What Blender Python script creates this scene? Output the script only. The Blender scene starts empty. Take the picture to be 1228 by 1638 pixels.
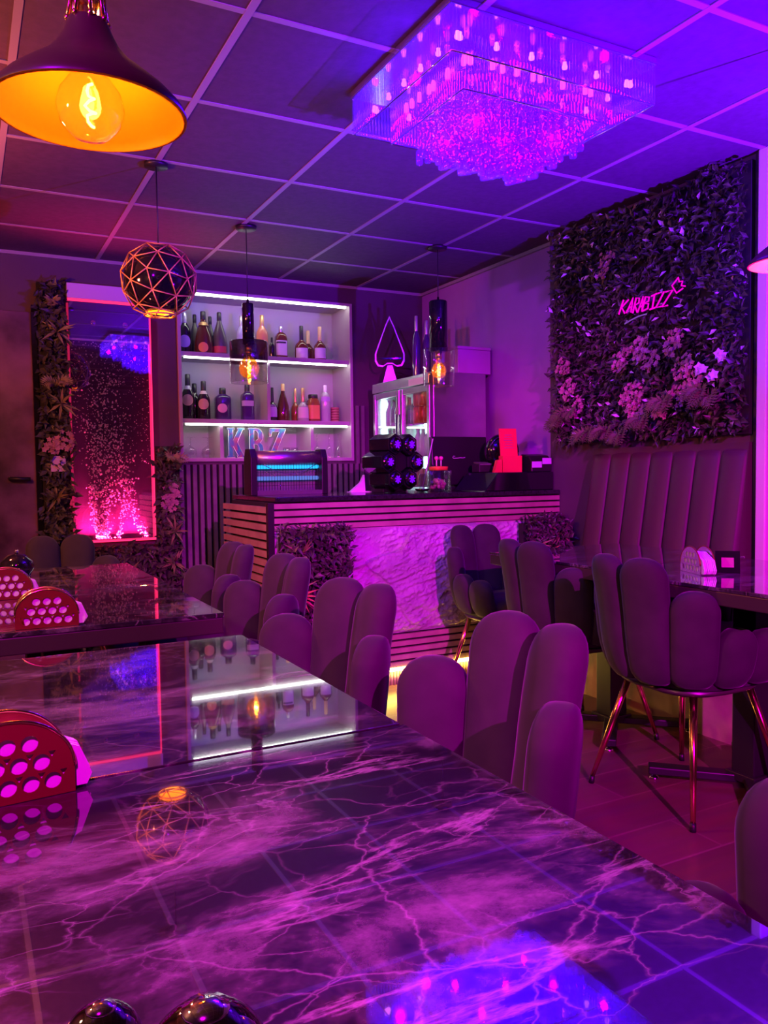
import bpy, math, random
from mathutils import Vector, Matrix, noise
random.seed(7)
PI = math.pi
scene = bpy.context.scene
COL = scene.collection

# ------------------------------------------------------------------ camera, world, lights, exposure
YAW, PITCH, ROLL = 0.481703, 0.0492458, -0.0130489
cam_d = bpy.data.cameras.new('camera'); cam = bpy.data.objects.new('camera', cam_d); COL.objects.link(cam)
fw = Vector((math.sin(YAW)*math.cos(PITCH), math.cos(YAW)*math.cos(PITCH), -math.sin(PITCH)))
rt = Vector((math.cos(YAW), -math.sin(YAW), 0)); up = rt.cross(fw)
r2 = rt*math.cos(ROLL) + up*math.sin(ROLL); u2 = -rt*math.sin(ROLL) + up*math.cos(ROLL)
m = Matrix.Identity(4)
for i in range(3):
    m[i][0] = r2[i]; m[i][1] = u2[i]; m[i][2] = -fw[i]
m[0][3], m[1][3], m[2][3] = 0, 0, 1.113
cam.matrix_world = m
cam_d.sensor_fit = 'HORIZONTAL'; cam_d.sensor_width = 36; cam_d.lens = 1285.887*36/1228
cam_d.clip_start = 0.02
scene.camera = cam
scene.view_settings.view_transform = 'Standard'
scene.view_settings.look = 'None'
scene.view_settings.gamma = 1
scene.view_settings.exposure = 0.0
scene.view_settings.use_curve_mapping = False
w = bpy.data.worlds.new('world'); scene.world = w; w.use_nodes = True
w.node_tree.nodes['Background'].inputs[0].default_value = (0.02, 0.0, 0.03, 1)
w.node_tree.nodes['Background'].inputs[1].default_value = 0.3
cy = scene.cycles
cy.use_denoising = True
cy.max_bounces = 8; cy.diffuse_bounces = 3; cy.glossy_bounces = 4; cy.transparent_max_bounces = 24
cy.transmission_bounces = 4; cy.sample_clamp_indirect = 4.0
cy.caustics_reflective = False; cy.caustics_refractive = False

def area_light(name, loc, target, sx, sy, color, power, spread=PI):
    d = bpy.data.lights.new(name, 'AREA'); d.shape = 'RECTANGLE'; d.size = sx; d.size_y = sy
    d.color = color; d.energy = power; d.spread = spread
    o = bpy.data.objects.new(name, d); COL.objects.link(o); o.location = loc
    o.rotation_euler = (Vector(target) - Vector(loc)).to_track_quat('-Z', 'Y').to_euler()
    return o
def point_light(name, loc, color, power, radius=0.03, parent=None):
    d = bpy.data.lights.new(name, 'POINT'); d.color = color; d.energy = power; d.shadow_soft_size = radius
    o = bpy.data.objects.new(name, d); COL.objects.link(o); o.location = loc
    if parent: o.parent = parent
    return o
def spot_light(name, loc, target, color, power, angle, blend=0.5, radius=0.02):
    d = bpy.data.lights.new(name, 'SPOT'); d.color = color; d.energy = power; d.spot_size = math.radians(angle); d.spot_blend = blend; d.shadow_soft_size = radius
    o = bpy.data.objects.new(name, d); COL.objects.link(o); o.location = loc
    o.rotation_euler = (Vector(target) - Vector(loc)).to_track_quat('-Z', 'Y').to_euler(); return o
# unseen magenta spots put behind the camera, where the magenta light comes from
spot_light('magenta_counter_spot', (0.3, -2.4, 2.42), (2.25, 3.5, 0.40), (1.0, 0.0, 0.95), 1500, 33, 0.6)
spot_light('magenta_table_spot', (-0.45, -0.25, 2.42), (0.05, 1.2, 0.75), (1.0, 0.0, 0.90), 340, 62, 0.7, 0.10)
spot_light('violet_wall_fill', (-1.1, 0.3, 2.3), (3.05, 4.75, 1.75), (0.48, 0.0, 1.0), 520, 36, 0.8)  # unseen light added to turn the right wall violet
# unseen added fills: violet on the ceiling, warm on its left side and chairs
spot_light('violet_ceiling_wash', (2.75, 0.8, 0.95), (2.25, 2.3, 2.45), (0.15, 0.0, 1.0), 2000, 74, 1.0)
point_light('warm_side_fill', (-0.40, 3.3, 1.85), (1.0, 0.18, 0.10), 85, 0.06)
point_light('warm_table_fill', (-0.90, 1.6, 1.75), (1.0, 0.46, 0.20), 44, 0.06)
CH_X0, CH_X1, CH_Y0, CH_Y1 = 1.267, 2.05, 1.975, 2.615
for k_, (lx, ly) in enumerate(((1.32, 2.15), (1.32, 2.45), (1.50, 2.02), (1.82, 2.02), (2.00, 2.15), (2.00, 2.45), (1.50, 2.57), (1.82, 2.57))):
    point_light('chandelier_led', (lx, ly, 2.335), (0.08, 0.0, 1.0), 9, 0.012)
for (lx, ly) in ((1.52, 2.23), (1.83, 2.40), (1.68, 2.31), (1.83, 2.23), (1.52, 2.40)):
    point_light('chandelier_led', (lx, ly, 2.25), (0.10, 0.0, 1.0), 13, 0.008)

# ------------------------------------------------------------------ mesh helper
class MB:
    def __init__(s): s.v = []; s.f = []; s.sm = []
    def add(s, vs, fs, smooth=False):
        o = len(s.v); s.v += [tuple(p) for p in vs]
        for f in fs: s.f.append([o+i for i in f]); s.sm.append(smooth)
        return s
    def box(s, x0, x1, y0, y1, z0, z1, M=None):
        vs = [Vector((x, y, z)) for z in (z0, z1) for y in (y0, y1) for x in (x0, x1)]
        if M is not None: vs = [M @ p for p in vs]
        return s.add(vs, [(0,2,3,1),(4,5,7,6),(0,1,5,4),(2,6,7,3),(0,4,6,2),(1,3,7,5)])
    def lathe(s, prof, c=(0,0,0), n=24, M=None, sq=2.0, a0=0.0, a1=2*PI, rx=1.0, ry=1.0):
        full = abs(a1-a0-2*PI) < 1e-6
        k = n if full else n+1; vs = []
        for (r, z) in prof:
            for i in range(k):
                a = a0 + (a1-a0)*i/n; ca, sa = math.cos(a), math.sin(a)
                q = r/((abs(ca)**sq + abs(sa)**sq)**(1/sq))
                p = Vector((c[0]+q*ca*rx, c[1]+q*sa*ry, c[2]+z))
                vs.append(M @ p if M is not None else p)
        fs = []
        for j in range(len(prof)-1):
            for i in range(n):
                a = j*k+i; b = j*k+((i+1) % k if full else i+1)
                fs.append((a, b, b+k, a+k))
        if full:
            if prof[0][0] > 1e-5: fs.append(tuple(range(k))[::-1])
            if prof[-1][0] > 1e-5: fs.append(tuple((len(prof)-1)*k+i for i in range(k)))
        return s.add(vs, fs, True)
    def shell(s, prof, c=(0,0,0), n=32, M=None):
        vs = []
        for (r, z) in prof:
            for i in range(n):
                a = 2*PI*i/n; p = Vector((c[0]+r*math.cos(a), c[1]+r*math.sin(a), c[2]+z))
                vs.append(M @ p if M is not None else p)
        fs = [(j*n+i, j*n+(i+1) % n, (j+1)*n+(i+1) % n, (j+1)*n+i) for j in range(len(prof)-1) for i in range(n)]
        return s.add(vs, fs, True)
    def sphere(s, c, r, n=16, m_=10, sc=(1,1,1)):
        vs = []; 
        for j in range(m_+1):
            t = PI*j/m_
            for i in range(n):
                a = 2*PI*i/n
                vs.append((c[0]+r*sc[0]*math.sin(t)*math.cos(a), c[1]+r*sc[1]*math.sin(t)*math.sin(a), c[2]-r*sc[2]*math.cos(t)))
        fs = [(j*n+i, j*n+(i+1) % n, (j+1)*n+(i+1) % n, (j+1)*n+i) for j in range(m_) for i in range(n)]
        return s.add(vs, fs, True)
    def tube(s, pts, r, n=8, closed=False):
        pts = [Vector(p) for p in pts]; L = len(pts); vs = []; prev = None
        rr = r if isinstance(r, (list, tuple)) else [r]*L
        for i, p in enumerate(pts):
            if closed: t = pts[(i+1) % L]-pts[i-1]
            else: t = pts[min(i+1, L-1)]-pts[max(i-1, 0)]
            t.normalize()
            if prev is None: a = t.orthogonal().normalized()
            else:
                a = prev - t*prev.dot(t)
                a = a.normalized() if a.length > 1e-6 else t.orthogonal().normalized()
            prev = a; b = t.cross(a)
            for k in range(n):
                th = 2*PI*k/n; vs.append(p+(a*math.cos(th)+b*math.sin(th))*rr[i])
        fs = []
        for i in range(L if closed else L-1):
            j = (i+1) % L
            for k in range(n):
                fs.append((i*n+k, i*n+(k+1) % n, j*n+(k+1) % n, j*n+k))
        if not closed: fs += [tuple(range(n))[::-1], tuple((L-1)*n+k for k in range(n))]
        return s.add(vs, fs, True)
    def prism(s, poly, fn, w0, w1):
        n = len(poly); vs = [fn(u, v, w0) for u, v in poly]+[fn(u, v, w1) for u, v in poly]
        fs = [tuple(range(n))[::-1], tuple(range(n, 2*n))]+[(i, (i+1) % n, n+(i+1) % n, n+i) for i in range(n)]
        return s.add(vs, fs)
    def leaf(s, p, d, nrm, L, W, fold=0.25):
        p, d, nrm = Vector(p), Vector(d).normalized(), Vector(nrm)
        side = d.cross(nrm); side = side.normalized() if side.length > 1e-5 else d.orthogonal().normalized()
        nn = side.cross(d)
        a = p; b = p+d*L*0.45+side*W*0.5+nn*W*fold; c = p+d*L-nn*L*0.12; e = p+d*L*0.45-side*W*0.5+nn*W*fold; mm = p+d*L*0.5
        return s.add([a, b, c, e, mm], [(0, 1, 4), (1, 2, 4), (2, 3, 4), (3, 0, 4)])
    def build(s, name, mat_, parent=None, loc=None, bevel=0.0, kind=None, seg=2):
        me = bpy.data.meshes.new(name); me.from_pydata(s.v, [], s.f); me.update()
        me.polygons.foreach_set('use_smooth', s.sm)
        return link(name, me, mat_, parent, loc, bevel, kind, seg)

def link(name, me, mat_, parent=None, loc=None, bevel=0.0, kind=None, seg=2):
    if mat_ is not None and not me.materials: me.materials.append(mat_)
    o = bpy.data.objects.new(name, me); COL.objects.link(o)
    if parent is not None: o.parent = parent
    if loc is not None: o.location = loc
    if bevel:
        b = o.modifiers.new('bevel', 'BEVEL'); b.width = bevel; b.segments = seg; b.limit_method = 'ANGLE'; b.angle_limit = 0.7
    if kind: o['kind'] = kind
    return o
def tag(o, label, cat, group=None, kind=None):
    o['label'] = label; o['category'] = cat
    if group: o['group'] = group
    if kind: o['kind'] = kind
    return o
def thing(name, label, cat, loc=(0,0,0), rz=0.0, group=None):
    o = bpy.data.objects.new(name, None); COL.objects.link(o); o.location = loc; o.rotation_euler = (0, 0, rz)
    o.empty_display_size = 0.05
    return tag(o, label, cat, group)
def struct(o): o['kind'] = 'structure'; return o
def copy_tree(src, label=None, group=None, loc=None, rz=None):
    r = src.copy(); COL.objects.link(r)
    if label: r['label'] = label
    if group: r['group'] = group
    if loc is not None: r.location = loc
    if rz is not None: r.rotation_euler = (0, 0, rz)
    for ch in list(src.children):
        c = ch.copy(); COL.objects.link(c); c.parent = r
        for g in list(ch.children):
            d = g.copy(); COL.objects.link(d); d.parent = c
    return r
def plate(outer, holes, thick, name='plate'):
    cu = bpy.data.curves.new(name, 'CURVE'); cu.dimensions = '2D'; cu.fill_mode = 'BOTH'; cu.extrude = thick/2
    for poly in [outer]+holes:
        sp = cu.splines.new('POLY'); sp.points.add(len(poly)-1)
        for i, p in enumerate(poly): sp.points[i].co = (p[0], p[1], 0, 1)
        sp.use_cyclic_u = True
    ob = bpy.data.objects.new(name, cu); COL.objects.link(ob)
    dg = bpy.context.evaluated_depsgraph_get(); dg.update()
    me = bpy.data.meshes.new_from_object(ob.evaluated_get(dg))
    bpy.data.objects.remove(ob); bpy.data.curves.remove(cu)
    return me

# ------------------------------------------------------------------ materials
def principled(name, col, rough=0.5, metal=0.0, spec=0.5, coat=0.0, sheen=0.0, emis=None, estr=0.0, trans=0.0, ior=1.5, var=0.0, vscale=8.0, bump=0.0, bscale=60.0):
    mt = bpy.data.materials.new(name); mt.use_nodes = True; nt = mt.node_tree; b = nt.nodes['Principled BSDF']
    b.inputs['Base Color'].default_value = (*col, 1); b.inputs['Roughness'].default_value = rough
    b.inputs['Metallic'].default_value = metal; b.inputs['Specular IOR Level'].default_value = spec
    b.inputs['Coat Weight'].default_value = coat; b.inputs['Coat Roughness'].default_value = 0.015
    b.inputs['Sheen Weight'].default_value = sheen; b.inputs['Sheen Roughness'].default_value = 0.35
    b.inputs['Transmission Weight'].default_value = trans; b.inputs['IOR'].default_value = ior
    if emis: b.inputs['Emission Color'].default_value = (*emis, 1); b.inputs['Emission Strength'].default_value = estr
    if var or bump:
        tc = nt.nodes.new('ShaderNodeTexCoord')
    if var:
        nz = nt.nodes.new('ShaderNodeTexNoise'); nz.inputs['Scale'].default_value = vscale; nz.inputs['Detail'].default_value = 6
        nt.links.new(tc.outputs['Object'], nz.inputs['Vector'])
        rp = nt.nodes.new('ShaderNodeValToRGB')
        rp.color_ramp.elements[0].position = 0.3; rp.color_ramp.elements[1].position = 0.7
        rp.color_ramp.elements[0].color = (*[c*(1-var) for c in col], 1)
        rp.color_ramp.elements[1].color = (*[min(1, c*(1+var)) for c in col], 1)
        nt.links.new(nz.outputs['Fac'], rp.inputs['Fac']); nt.links.new(rp.outputs['Color'], b.inputs['Base Color'])
    if bump:
        n2 = nt.nodes.new('ShaderNodeTexNoise'); n2.inputs['Scale'].default_value = bscale; n2.inputs['Detail'].default_value = 5
        nt.links.new(tc.outputs['Object'], n2.inputs['Vector'])
        bp = nt.nodes.new('ShaderNodeBump'); bp.inputs['Strength'].default_value = bump; bp.inputs['Distance'].default_value = 0.01
        nt.links.new(n2.outputs['Fac'], bp.inputs['Height']); nt.links.new(bp.outputs['Normal'], b.inputs['Normal'])
    return mt
def emission(name, col, st):
    mt = bpy.data.materials.new(name); mt.use_nodes = True; nt = mt.node_tree; nt.nodes.clear()
    e = nt.nodes.new('ShaderNodeEmission'); e.inputs[0].default_value = (*col, 1); e.inputs[1].default_value = st
    o = nt.nodes.new('ShaderNodeOutputMaterial'); nt.links.new(e.outputs[0], o.inputs[0]); return mt
def clear_glass(name, tint=(1,1,1), gloss=0.02, boost=0.0, diffuse=None, dfac=0.0, ior=1.5):
    """thin pane or thin-walled vessel: what passes through is tinted, the rest mirrors by Fresnel"""
    mt = bpy.data.materials.new(name); mt.use_nodes = True; nt = mt.node_tree; nt.nodes.clear()
    tr = nt.nodes.new('ShaderNodeBsdfTransparent'); tr.inputs[0].default_value = (*tint, 1)
    gl = nt.nodes.new('ShaderNodeBsdfGlossy'); gl.inputs['Roughness'].default_value = gloss; gl.inputs[0].default_value = (1, 1, 1, 1)
    fr = nt.nodes.new('ShaderNodeFresnel'); ge = nt.nodes.new('ShaderNodeNewGeometry')   # thin wall: the same mirror from either side
    mr = nt.nodes.new('ShaderNodeMapRange'); mr.inputs['To Min'].default_value = ior; mr.inputs['To Max'].default_value = 1/ior
    nt.links.new(ge.outputs['Backfacing'], mr.inputs['Value']); nt.links.new(mr.outputs[0], fr.inputs[0])
    ad = nt.nodes.new('ShaderNodeMath'); ad.operation = 'ADD'; ad.use_clamp = True; ad.inputs[1].default_value = boost
    nt.links.new(fr.outputs[0], ad.inputs[0])
    mx = nt.nodes.new('ShaderNodeMixShader'); nt.links.new(ad.outputs[0], mx.inputs[0])
    base = tr.outputs[0]
    if diffuse:
        df = nt.nodes.new('ShaderNodeBsdfDiffuse'); df.inputs[0].default_value = (*diffuse, 1)
        tl = nt.nodes.new('ShaderNodeBsdfTranslucent'); tl.inputs[0].default_value = (*diffuse, 1)
        m1 = nt.nodes.new('ShaderNodeMixShader'); m1.inputs[0].default_value = 0.5
        nt.links.new(df.outputs[0], m1.inputs[1]); nt.links.new(tl.outputs[0], m1.inputs[2])
        m2 = nt.nodes.new('ShaderNodeMixShader'); m2.inputs[0].default_value = dfac
        nt.links.new(tr.outputs[0], m2.inputs[1]); nt.links.new(m1.outputs[0], m2.inputs[2]); base = m2.outputs[0]
    nt.links.new(base, mx.inputs[1]); nt.links.new(gl.outputs[0], mx.inputs[2])
    o = nt.nodes.new('ShaderNodeOutputMaterial'); nt.links.new(mx.outputs[0], o.inputs[0]); return mt

def marble():
    mt = principled('marble_top', (0.03, 0.03, 0.03), 0.05, spec=0.7, coat=1.0)
    mt.node_tree.nodes['Principled BSDF'].inputs['Coat IOR'].default_value = 2.1
    nt = mt.node_tree; b = nt.nodes['Principled BSDF']; N = nt.nodes.new; L = nt.links.new
    tc = N('ShaderNodeTexCoord'); oi = N('ShaderNodeObjectInfo'); va = N('ShaderNodeVectorMath'); va.operation = 'ADD'
    L(tc.outputs['Object'], va.inputs[0]); L(oi.outputs['Location'], va.inputs[1])
    rot = N('ShaderNodeMapping'); rot.inputs['Rotation'].default_value = (0, 0, 0.55); rot.inputs['Scale'].default_value = (1.0, 1.7, 1.0)
    L(va.outputs[0], rot.inputs['Vector'])
    def ns(sc, det, dist, ro=0.6):
        n = N('ShaderNodeTexNoise'); n.inputs['Scale'].default_value = sc; n.inputs['Detail'].default_value = det
        n.inputs['Distortion'].default_value = dist; n.inputs['Roughness'].default_value = ro; L(rot.outputs[0], n.inputs['Vector']); return n
    def ramp(src, stops):
        r = N('ShaderNodeValToRGB'); e = r.color_ramp.elements
        while len(e) < len(stops): e.new(0.5)
        for el, (p, c) in zip(e, stops): el.position = p; el.color = (c, c, c, 1)
        L(src, r.inputs['Fac']); return r
    def vein(sc, dist, wd, det=5):
        n = ns(sc, det, dist, 0.55); a = N('ShaderNodeMath'); a.operation = 'SUBTRACT'; a.inputs[1].default_value = 0.5; L(n.outputs['Fac'], a.inputs[0])
        a2 = N('ShaderNodeMath'); a2.operation = 'ABSOLUTE'; L(a.outputs[0], a2.inputs[0])
        return ramp(a2.outputs[0], [(0.0, 1.0), (wd*0.35, 0.55), (wd, 0.0)])
    cl = ramp(ns(3.4, 15, 0.35, 0.72).outputs['Fac'], [(0.47, 0.0), (0.53, 0.08), (0.59, 0.30), (0.70, 0.70)])
    wn = ns(3.0, 6, 0.0); wa = N('ShaderNodeMix'); wa.data_type = 'RGBA'; wa.blend_type = 'ADD'; wa.inputs['Factor'].default_value = 0.16
    L(rot.outputs[0], wa.inputs['A']); L(wn.outputs['Color'], wa.inputs['B'])
    vo = N('ShaderNodeTexVoronoi'); vo.feature = 'DISTANCE_TO_EDGE'; vo.inputs['Scale'].default_value = 3.4; L(wa.outputs['Result'], vo.inputs['Vector'])
    v1 = ramp(vo.outputs['Distance'], [(0.0, 0.9), (0.004, 0.4), (0.010, 0.0)])
    g1 = ramp(ns(1.7, 3, 0.3).outputs['Fac'], [(0.40, 0.15), (0.58, 1.0)])
    rot2 = N('ShaderNodeMapping'); rot2.inputs['Rotation'].default_value = (0, 0, -0.75); rot2.inputs['Scale'].default_value = (0.55, 3.2, 1.0); L(va.outputs[0], rot2.inputs['Vector'])
    st_ = N('ShaderNodeTexNoise'); st_.inputs['Scale'].default_value = 2.2; st_.inputs['Detail'].default_value = 9; st_.inputs['Roughness'].default_value = 0.6; st_.inputs['Distortion'].default_value = 0.25; L(rot2.outputs[0], st_.inputs['Vector'])
    sa = N('ShaderNodeMath'); sa.operation = 'SUBTRACT'; sa.inputs[1].default_value = 0.52; L(st_.outputs['Fac'], sa.inputs[0])
    sb = N('ShaderNodeMath'); sb.operation = 'ABSOLUTE'; L(sa.outputs[0], sb.inputs[0])
    v2 = ramp(sb.outputs[0], [(0.0, 1.0), (0.006, 0.55), (0.018, 0.0)]); gate = ramp(ns(2.4, 3, 0.5).outputs['Fac'], [(0.44, 0.0), (0.6, 1.0)])
    def mth(op, x, y):
        q = N('ShaderNodeMath'); q.operation = op
        for i, t in enumerate((x, y)):
            if isinstance(t, float): q.inputs[i].default_value = t
            else: L(t, q.inputs[i])
        return q.outputs[0]
    t1 = mth('MULTIPLY', mth('MULTIPLY', v1.outputs[0], g1.outputs[0]), 0.5); t2 = mth('MULTIPLY', mth('MULTIPLY', v2.outputs[0], gate.outputs[0]), 0.85)
    vf = N('ShaderNodeTexVoronoi'); vf.feature = 'DISTANCE_TO_EDGE'; vf.inputs['Scale'].default_value = 11.0; L(wa.outputs['Result'], vf.inputs['Vector'])
    t3 = mth('MULTIPLY', mth('MULTIPLY', ramp(vf.outputs['Distance'], [(0.0, 0.8), (0.010, 0.3), (0.03, 0.0)]).outputs[0], gate.outputs[0]), 0.55)
    tot = mth('MINIMUM', mth('ADD', mth('MAXIMUM', mth('MAXIMUM', t1, t2), t3), cl.outputs[0]), 1.0)
    mx = N('ShaderNodeMix'); mx.data_type = 'RGBA'; mx.inputs['A'].default_value = (0.022, 0.018, 0.022, 1); mx.inputs['B'].default_value = (0.60, 0.52, 0.56, 1)
    L(tot, mx.inputs['Factor']); L(mx.outputs['Result'], b.inputs['Base Color'])
    return mt
def planks():
    mt = principled('wood_plank_floor', (0.1, 0.05, 0.04), 0.28, spec=0.5)
    nt = mt.node_tree; b = nt.nodes['Principled BSDF']; N = nt.nodes.new; L = nt.links.new
    tc = N('ShaderNodeTexCoord'); br = N('ShaderNodeTexBrick'); br.inputs['Scale'].default_value = 1.0
    br.inputs['Brick Width'].default_value = 1.3; br.inputs['Row Height'].default_value = 0.2; br.inputs['Mortar Size'].default_value = 0.004
    br.inputs['Color1'].default_value = (0.20, 0.10, 0.08, 1); br.inputs['Color2'].default_value = (0.15, 0.07, 0.06, 1); br.inputs['Mortar'].default_value = (0.26, 0.15, 0.12, 1)
    L(tc.outputs['Object'], br.inputs['Vector'])
    nz = N('ShaderNodeTexNoise'); nz.inputs['Scale'].default_value = 3; nz.inputs['Detail'].default_value = 8
    mp = N('ShaderNodeMapping'); mp.inputs['Scale'].default_value = (0.6, 8, 1); L(tc.outputs['Object'], mp.inputs[0]); L(mp.outputs[0], nz.inputs['Vector'])
    mx = N('ShaderNodeMix'); mx.data_type = 'RGBA'; mx.blend_type = 'MULTIPLY'; mx.inputs['Factor'].default_value = 0.5
    L(br.outputs['Color'], mx.inputs['A']); L(nz.outputs['Color'], mx.inputs['B']); L(mx.outputs['Result'], b.inputs['Base Color'])
    return mt

M = {}
M['marble'] = marble(); M['floor'] = planks()
M['edge'] = principled('dark_table_edge', (0.045, 0.035, 0.03), 0.35)
M['black'] = principled('black_satin', (0.012, 0.011, 0.013), 0.4)
M['black_gloss'] = principled('black_gloss', (0.008, 0.008, 0.01), 0.08, spec=0.6, coat=0.5)
M['granite'] = principled('black_granite', (0.02, 0.018, 0.022), 0.12, spec=0.5, var=0.5, vscale=80)
M['ceil'] = principled('dark_ceiling_tile', (0.085, 0.034, 0.08), 0.7, var=0.15, vscale=30, bump=0.1)
M['grid'] = principled('ceiling_grid_metal', (0.32, 0.24, 0.30), 0.45)
M['wall'] = principled('dark_wall_paint', (0.085, 0.04, 0.075), 0.65, var=0.12, vscale=4)
M['wall_r'] = principled('purple_grey_wall_paint', (0.40, 0.13, 0.46), 0.6, var=0.08, vscale=3)
M['slat'] = principled('grey_wood_slat', (0.16, 0.12, 0.15), 0.5, var=0.2, vscale=12)
M['slat_warm'] = principled('oak_slat', (0.42, 0.26, 0.22), 0.5, var=0.2, vscale=9)
M['felt'] = principled('black_felt_gap', (0.01, 0.008, 0.01), 0.9)
M['stone'] = principled('rough_stone', (0.50, 0.42, 0.48), 0.8, var=0.25, vscale=7, bump=0.9, bscale=55)
M['shelf'] = principled('grey_shelf_laminate', (0.44, 0.38, 0.42), 0.45)
M['velvet'] = principled('grey_velvet', (0.044, 0.040, 0.040), 0.85, sheen=0.16, spec=0.15, var=0.12, vscale=14)
M['gold'] = principled('polished_gold', (0.85, 0.52, 0.22), 0.18, metal=1.0)
M['gold_wire'] = principled('satin_gold_wire', (0.95, 0.56, 0.15), 0.4, metal=0.3)
M['copper'] = principled('copper_red', (0.30, 0.03, 0.03), 0.3, metal=0.5)
M['chrome'] = principled('chrome', (0.8, 0.8, 0.82), 0.08, metal=1.0)
M['dark_chrome'] = principled('dark_chrome', (0.20, 0.18, 0.20), 0.06, metal=1.0)
M['steel'] = principled('brushed_steel', (0.42, 0.38, 0.44), 0.28, metal=0.85, var=0.1)
M['leather'] = principled('plum_leatherette', (0.075, 0.028, 0.045), 0.5, spec=0.3)
M['napkin'] = principled('white_paper_napkin', (0.85, 0.8, 0.85), 0.7)
M['white'] = principled('white_plastic', (0.75, 0.7, 0.75), 0.4)
M['pink_post'] = principled('pale_painted_post', (0.80, 0.62, 0.72), 0.5)
M['leaf'] = principled('dark_green_leaf', (0.065, 0.065, 0.045), 0.45, var=0.5, vscale=6)
M['leaf2'] = principled('olive_leaf', (0.24, 0.20, 0.09), 0.5, var=0.3)
M['fern'] = principled('dull_olive_fern', (0.12, 0.10, 0.05), 0.55, var=0.3)
M['leafred'] = principled('reddish_leaf', (0.42, 0.14, 0.09), 0.5, var=0.3)
M['blossom'] = principled('pale_pink_blossom', (0.42, 0.18, 0.24), 0.6, var=0.2)
M['lilac'] = principled('lilac_petal', (0.62, 0.40, 0.72), 0.5)
M['soil'] = principled('dark_backing', (0.015, 0.015, 0.012), 0.9)
M['red_card'] = principled('red_card', (0.85, 0.03, 0.06), 0.45)
M['orange'] = principled('orange_plastic', (0.95, 0.28, 0.06), 0.4)
M['led_w'] = emission('white_led', (0.95, 1.0, 0.90), 15.0)
M['led_y'] = emission('warm_led', (1.0, 0.66, 0.10), 45.0)
M['led_r'] = emission('red_led', (1.0, 0.02, 0.12), 2.2)
M['neon_p'] = emission('pink_neon', (1.0, 0.0, 0.75), 1.0)
M['neon_v'] = emission('violet_neon', (0.45, 0.12, 0.95), 0.5)
M['fil'] = emission('bulb_filament', (1.0, 0.62, 0.16), 26.0)
M['bead'] = emission('violet_led_bead', (0.75, 0.12, 1.0), 5.0)
M['bead_m'] = emission('magenta_led_bead', (0.90, 0.04, 0.9), 4.0)
M['uv'] = emission('blue_uv_tube', (0.02, 0.45, 1.0), 1.6)
M['uv2'] = emission('dim_blue_uv_tube', (0.16, 0.25, 0.95), 0.8)
M['lens'] = principled('violet_lens', (0.12, 0.02, 0.5), 0.1, emis=(0.18, 0.0, 0.9), estr=0.9)
M['cold'] = emission('cold_fridge_led', (0.55, 1.0, 0.95), 14)
M['crystal'] = clear_glass('crystal_rod', (0.95, 0.93, 1.0), 0.05, 0.09, (0.35, 0.05, 0.95), 0.13)
M['crystal_p'] = clear_glass('crystal_prism', (0.95, 0.90, 1.0), 0.05, 0.10, (0.40, 0.05, 0.95), 0.24)
M['glass'] = clear_glass('thin_clear_glass', (0.92, 0.92, 0.92), 0.03, 0.07)
M['smoke'] = clear_glass('smoked_glass', (0.30, 0.25, 0.28), 0.03, 0.03)
M['amber'] = clear_glass('amber_glass', (1.0, 0.62, 0.22), 0.03, 0.03, (1.0, 0.42, 0.05), 0.10)
M['acrylic'] = clear_glass('acrylic_front', (0.92, 0.90, 0.95), 0.02, 0.14)
M['shade_out'] = principled('bronze_lacquered_shade', (0.04, 0.02, 0.012), 0.35, spec=0.3)
M['shade_in'] = principled('gold_leaf_inside', (1.0, 0.34, 0.02), 0.6, spec=0.2)
M['tank'] = principled('tank_back_panel', (0.05, 0.012, 0.07), 0.8, spec=0.2, var=0.3, vscale=3)
M['bubble'] = principled('air_bubble', (0.95, 0.75, 0.85), 0.25)
M['door'] = principled('dark_door_reflections', (0.16, 0.07, 0.14), 0.25, var=0.7, vscale=3.2)  # blotches put reflected lights into the door's colour

# ------------------------------------------------------------------ room shell
XL, XR, YF, YB, H = -1.3, 3.13, -2.6, 5.32, 2.457
RX0, RX1, RZ0, RZ1, RYB = 1.27, 2.53, 1.20, 2.33, 5.61         # recess for the bottle shelf
struct(MB().box(XL-0.1, XR+0.1, YF-0.1, YB+0.4, -0.08, 0).build('floor', M['floor']))
ce = struct(MB().box(XL-0.1, XR+0.1, YF-0.1, YB+0.4, H, H+0.08).build('ceiling', M['ceil']))
g = MB()
for k in range(-3, 4): g.box(0.785+0.598*k-0.012, 0.785+0.598*k+0.012, YF, YB-0.02, H-0.004, H+0.001)
for k in range(-8, 6): g.box(XL, XR, 2.31+0.615*k-0.012, 2.31+0.615*k+0.012, H-0.003, H+0.001)
g.box(XR-0.02, XR, 3.74, YB, H-0.02, H); g.box(XL, XR, YB-0.02, YB, H-0.02, H)
struct(g.build('ceiling_grid', M['grid'], ce))
b = MB()
b.box(XL-0.1, RX0, YB, YB+0.4, 0, H); b.box(RX1, XR+0.1, YB, YB+0.4, 0, H)
b.box(RX0, RX1, YB, YB+0.4, 0, RZ0); b.box(RX0, RX1, YB, YB+0.4, RZ1, H); b.box(RX0, RX1, RYB+0.02, YB+0.4, RZ0, RZ1)
wb = struct(b.build('wall_back', M['wall']))
b = MB(); f = MB()
x = 1.26
f.box(1.25, 2.62, YB-0.012, YB, 0.0, RZ0-0.02)
while x < 2.60:
    b.box(x, x+0.026, YB-0.03, YB-0.012, 0.0, RZ0-0.02); x += 0.044
x = 2.545
while x < 2.62:
    b.box(x, x+0.026, YB-0.03, YB-0.012, RZ0-0.02, 1.6); x += 0.044
struct(f.build('wall_back_felt', M['felt'], wb)); struct(b.build('wall_back_slats', M['slat'], wb))
struct(MB().box(XL-0.1, XL, YF, YB, 0, H).build('wall_left', M['wall']))
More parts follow.
